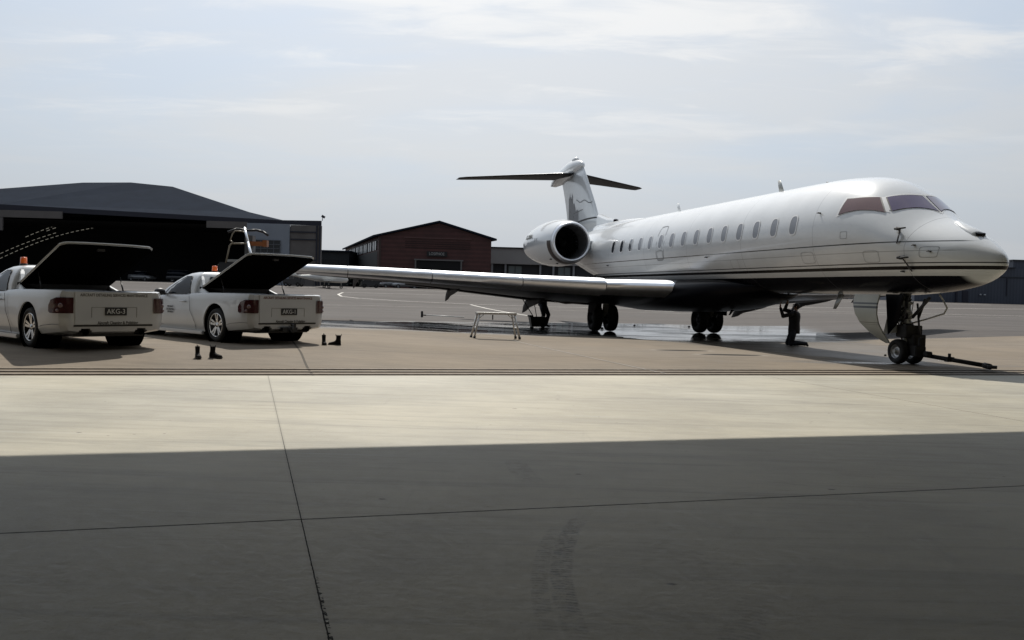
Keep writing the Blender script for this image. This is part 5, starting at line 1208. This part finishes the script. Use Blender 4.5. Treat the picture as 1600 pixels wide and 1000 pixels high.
# standing behind the wing, knees bent
T = {'pelvis': ((-.10, 0, .93), (.15, .12)), 'waist': ((-.10, 0, 1.10), (.135, .105)), 'chest': ((-.04, 0, 1.30), (.165, .125)), 'neck': ((.04, 0, 1.48), .058), 'head': ((.09, 0, 1.58), .078), 'crown': ((.10, 0, 1.66), .070),
     'shl': ((0, .19, 1.40), .066), 'ell': ((.06, .25, 1.12), .048), 'wrl': ((.27, .20, 1.03), .034), 'shr': ((0, -.19, 1.40), .066), 'elr': ((.10, -.25, 1.14), .048), 'wrr': ((.30, -.16, 1.10), .034),
     'hipl': ((-.09, .10, .86), .095), 'knl': ((.10, .12, .48), .068), 'anl': ((.0, .12, .09), .048), 'tol': ((.16, .13, .035), .035), 'hipr': ((-.09, -.10, .86), .095), 'knr': ((.04, -.12, .48), .068), 'anr': ((-.06, -.13, .09), .048), 'tor': ((.10, -.14, .035), .035)}
person('person in black trousers standing behind the near wing, only the legs showing', (1.22, 33.1, g(1.22, 33.1)), R(-35), T,
       {'l': ((1, -.2, -.1), (0, 1, 0)), 'r': ((1, .2, -.1), (0, 1, 0))}, (.09, 0, 1.60), (1, 0, -.2))

# ------------------------------------------------------------------ distant vehicles and equipment
def car(name, lab, X, Y, rz, m, kind='car', L=4.5, grp=None, cat='car'):
    c = empty(name, (X, Y, g(X, Y)), rz, label=lab, cat=cat, group=grp)
    k = L / 4.5
    def row(x, hw, z0, z1): return [(x * k, -hw, z0), (x * k, hw, z0), (x * k, hw, z0 + (z1 - z0) * .6), (x * k, hw * .93, z1), (x * k, -hw * .93, z1), (x * k, -hw, z0 + (z1 - z0) * .6)]
    mb = MB(); mb.loft([row(-2.2, .70, .4, .85), row(-2.05, .84, .25, .95), (row(-1.2, .88, .22, .97)), row(0, .88, .22, .95), row(1.2, .88, .22, .88), row(1.95, .84, .25, .74), row(2.2, .68, .35, .62)]); mb.build('body', m, c, bevel=.02)
    if kind == 'ute': cabs = ((.92, -.2, 1.15, .80), (1.25, -.05, .65, .68), (1.45, .0, .45, .60))
    elif kind == 'van': cabs = ((.92, -2.1, 1.4, .84), (1.45, -2.05, .9, .78), (1.75, -1.95, .6, .70))
    else: cabs = ((.92, -1.5, 1.2, .80), (1.22, -1.2, .6, .70), (1.43, -.85, .25, .60))
    mb = MB(); mb.loft([[(x0 * k, -hw, z), (x1 * k, -hw, z), (x1 * k, hw, z), (x0 * k, hw, z)] for z, x0, x1, hw in cabs]); mb.build('window', carglass, c)
    z, x0, x1, hw = cabs[-1]; mb = MB(); mb.box(((x0 + x1) / 2 * k, 0, z + .02), ((x1 - x0) * k * 1.02, hw * 2.02, .05)); mb.build('roof', m, c, bevel=.015)
    for wx in (-1.35, 1.38):
        for sd in (1, -1):
            wh = wheel('wheel', (wx * k, sd * .80, .32), (0, 1, 0), .32, .22, c, .2); rim('rim', (wx * k, sd * .80, .32), (0, 1, 0), .2, .225, wh)
    return c
silver = mat('silver_car_paint', (.35, .36, .37), .3, .5, coat=.5); darkc = mat('dark_car_paint', (.03, .032, .036), .3, coat=.6); whc = mat('white_far_car_paint', (.60, .60, .58), .35, coat=.4)
car('parked_car', 'pale ute seen side-on, rightmost of the vehicles beneath the near wing', -11.2, 138.5, R(180), whc, 'ute', 5.3, 'vehicles parked by the red hangar')
car('parked_car', 'silver car left of the pale ute', -17.2, 139.5, R(205), silver, 'car', 4.4, 'vehicles parked by the red hangar')
car('parked_car', 'dark car between the silver car and the pale ute', -14.6, 141.5, R(160), darkc, 'car', 4.4, 'vehicles parked by the red hangar')
car('parked_car', 'grey hatchback leftmost beside the bush', -19.6, 140.0, R(215), mat('grey_car_paint', (.16, .165, .17), .3, coat=.5), 'car', 4.0, 'vehicles parked by the red hangar')
car('parked_car', 'dark van standing just inside the mouth of the slate hangar', -50.5, 134.5, R(12), darkc, 'van', 5.0, 'vehicles inside the slate hangar')
car('parked_car', 'dim silver car inside the slate hangar mouth, left of the dark van', -57.5, 136, R(-20), silver, 'car', 4.4, 'vehicles inside the slate hangar')
# light aeroplane under the wing tip
def light_plane(X, Y, rz, lab):
    a = empty('light_aeroplane', (X, Y, g(X, Y)), rz, label=lab, cat='aeroplane')
    mb = MB(); mb.loft([[(x, r * math.cos(t), z + r * 1.1 * math.sin(t)) for t in [2 * math.pi * i / 14 for i in range(14)]] for x, r, z in ((3.0, .05, 1.15), (2.8, .33, 1.15), (2.0, .45, 1.2), (1.0, .56, 1.35), (0, .56, 1.35), (-1.2, .38, 1.3), (-3, .18, 1.4), (-4.2, .06, 1.5))]); mb.build('fuselage', whc, a)
    mb = MB(); mb.box((.4, 0, .95), (1.5, 9.6, .14)); mb.build('wing', whc, a, bevel=.03)
    mb = MB(); mb.loft([[(x, -.4, 1.75), (x + .1, 0, 1.95), (x, .4, 1.75)] for x in (1.2, .2, -.6)], cap=True); mb.build('canopy', carglass, a)
    mb = MB(); mb.poly([(-3.5, .04, 1.5), (-4.3, .04, 1.5), (-4.6, .04, 2.6), (-4.2, .04, 2.6)], (0, -.08, 0)); mb.build('fin', whc, a)
    mb = MB(); mb.box((-4.0, 0, 1.5), (.8, 3.2, .07)); mb.build('tailplane', whc, a)
    for x, y in ((2.1, 0), (.2, 1.3), (.2, -1.3)):
        wh = wheel('wheel', (x, y, .2), (0, 1, 0), .2, .14, a, .1); mb = MB(); mb.tube((x, y, .2), (x, y * .8, 1.0), .05); mb.build('strut', lsteel, wh)
    return a
light_plane(-24.0, 112, R(25), 'small white light aeroplane parked beyond the tip of the near wing')
def tug(X, Y, rz, lab):
    c = empty('baggage_tug', (X, Y, g(X, Y)), rz, label=lab, cat='tug', group='ground equipment by the slate hangar')
    mb = MB(); mb.box((0, 0, .65), (2.6, 1.3, .7)); mb.box((-.6, 0, 1.1), (.6, 1.2, .5)); mb.build('chassis', darkc, c, bevel=.04)
    mb = MB()
    for sx in (-1.0, .3):
        for sy in (-.55, .55): mb.tube((sx, sy, 1.0), (sx, sy, 1.95), .04, n=6)
    mb.box((-.35, 0, 1.98), (1.5, 1.2, .06)); mb.build('cab_frame', lsteel, c)
    for wx in (-.85, .85):
        for sd in (1, -1): wheel('wheel', (wx, sd * .6, .3), (0, 1, 0), .3, .2, c, .15)
tug(-20.5, 126, R(15), 'dark baggage tug with an open frame cab left of the parked cars')
tug(-29.5, 118, R(170), 'dark baggage tug by the corner of the slate hangar')

# tall tubular access steps behind the right-hand ute
st = empty('access_steps', (-12.5, 40, g(-12.5, 40)), 0, label='tall tubular access steps with an orange box and black hood behind the second ute', cat='steps')
tubm = mat('pale_tube_frame', (.22, .18, .12), .45); orange = mat('orange_panel', (.28, .085, .018), .5)
def sl(x, z, y=0): return Vector((x + 12.5, y, z))
mb = MB()
for y in (0,):
    mb.path([sl(-13.15, 2.0, y), sl(-12.95, 3.0, y), sl(-12.86, 3.10, y), sl(-12.15, 3.12, y), sl(-12.05, 3.0, y), sl(-12.05, 1.6, y)], .035, 8)
    mb.path([sl(-12.80, 3.12, y), sl(-12.92, 3.25, y), sl(-12.82, 3.55, y), sl(-12.7, 3.68, y), sl(-12.35, 3.66, y), sl(-12.1, 3.5, y), sl(-12.1, 3.12, y)], .03, 8)
mb.build('handrail', tubm, st)
mb = MB(); mb.box(sl(-12.15, 2.2, .45), (.35, .5, 2.6)); mb.build('column', mat('grey_column', (.09, .09, .09), .6), st)
mb = MB(); mb.box(sl(-11.75, 3.13, .3), (.75, .3, .2)); mb.box(sl(-11.4, 3.15, .3), (.2, .34, .3)); mb.build('hydraulic_box', orange, st, bevel=.01)
mb = MB(); mb.path([sl(-13.1, 3.62, .2), sl(-12.7, 3.78, .2), sl(-12.2, 3.72, .2), sl(-11.8, 3.75, .2), sl(-11.5, 3.68, .2), sl(-11.25, 3.52, .2)], .055, 8); mb.build('hood', plastic, st)
mb = MB(); mb.box(sl(-12.6, 1.0, .45), (2.2, 1.2, 1.3)); mb.box(sl(-13.0, 2.0, .4), (.9, .9, .5)); mb.build('base', darkc, st, bevel=.05)
mb = MB(); mb.box(sl(-12.75, 2.32, .3), (.75, .6, .12)); mb.box(sl(-13.2, 2.12, .3), (.55, .6, .08)); mb.build('cover', lsteel, st, bevel=.02)
for wx in (-13.3, -11.9):
    for y in (0, .9): wheel('wheel', sl(wx, .33, y), (0, 1, 0), .32, .2, st, .18)

# small stones and bolts dropped on the apron
for i, (px, py, s_) in enumerate(((9.1, 21.3, .035), (11.3, 26.2, .03), (5.2, 37.2, .05), (7.6, 37.6, .06), (3.4, 33.0, .06))):
    mb = MB(); mb.ball((0, 0, s_ * .6), (s_, s_ * .8, s_ * .7), 8, 6); o = mb.build('stone', cover_m, label='small dark stone on the wet tarmac around the aircraft wheels', cat='stone', group='small dark stones on the tarmac'); o.location = (px, py, g(px, py))
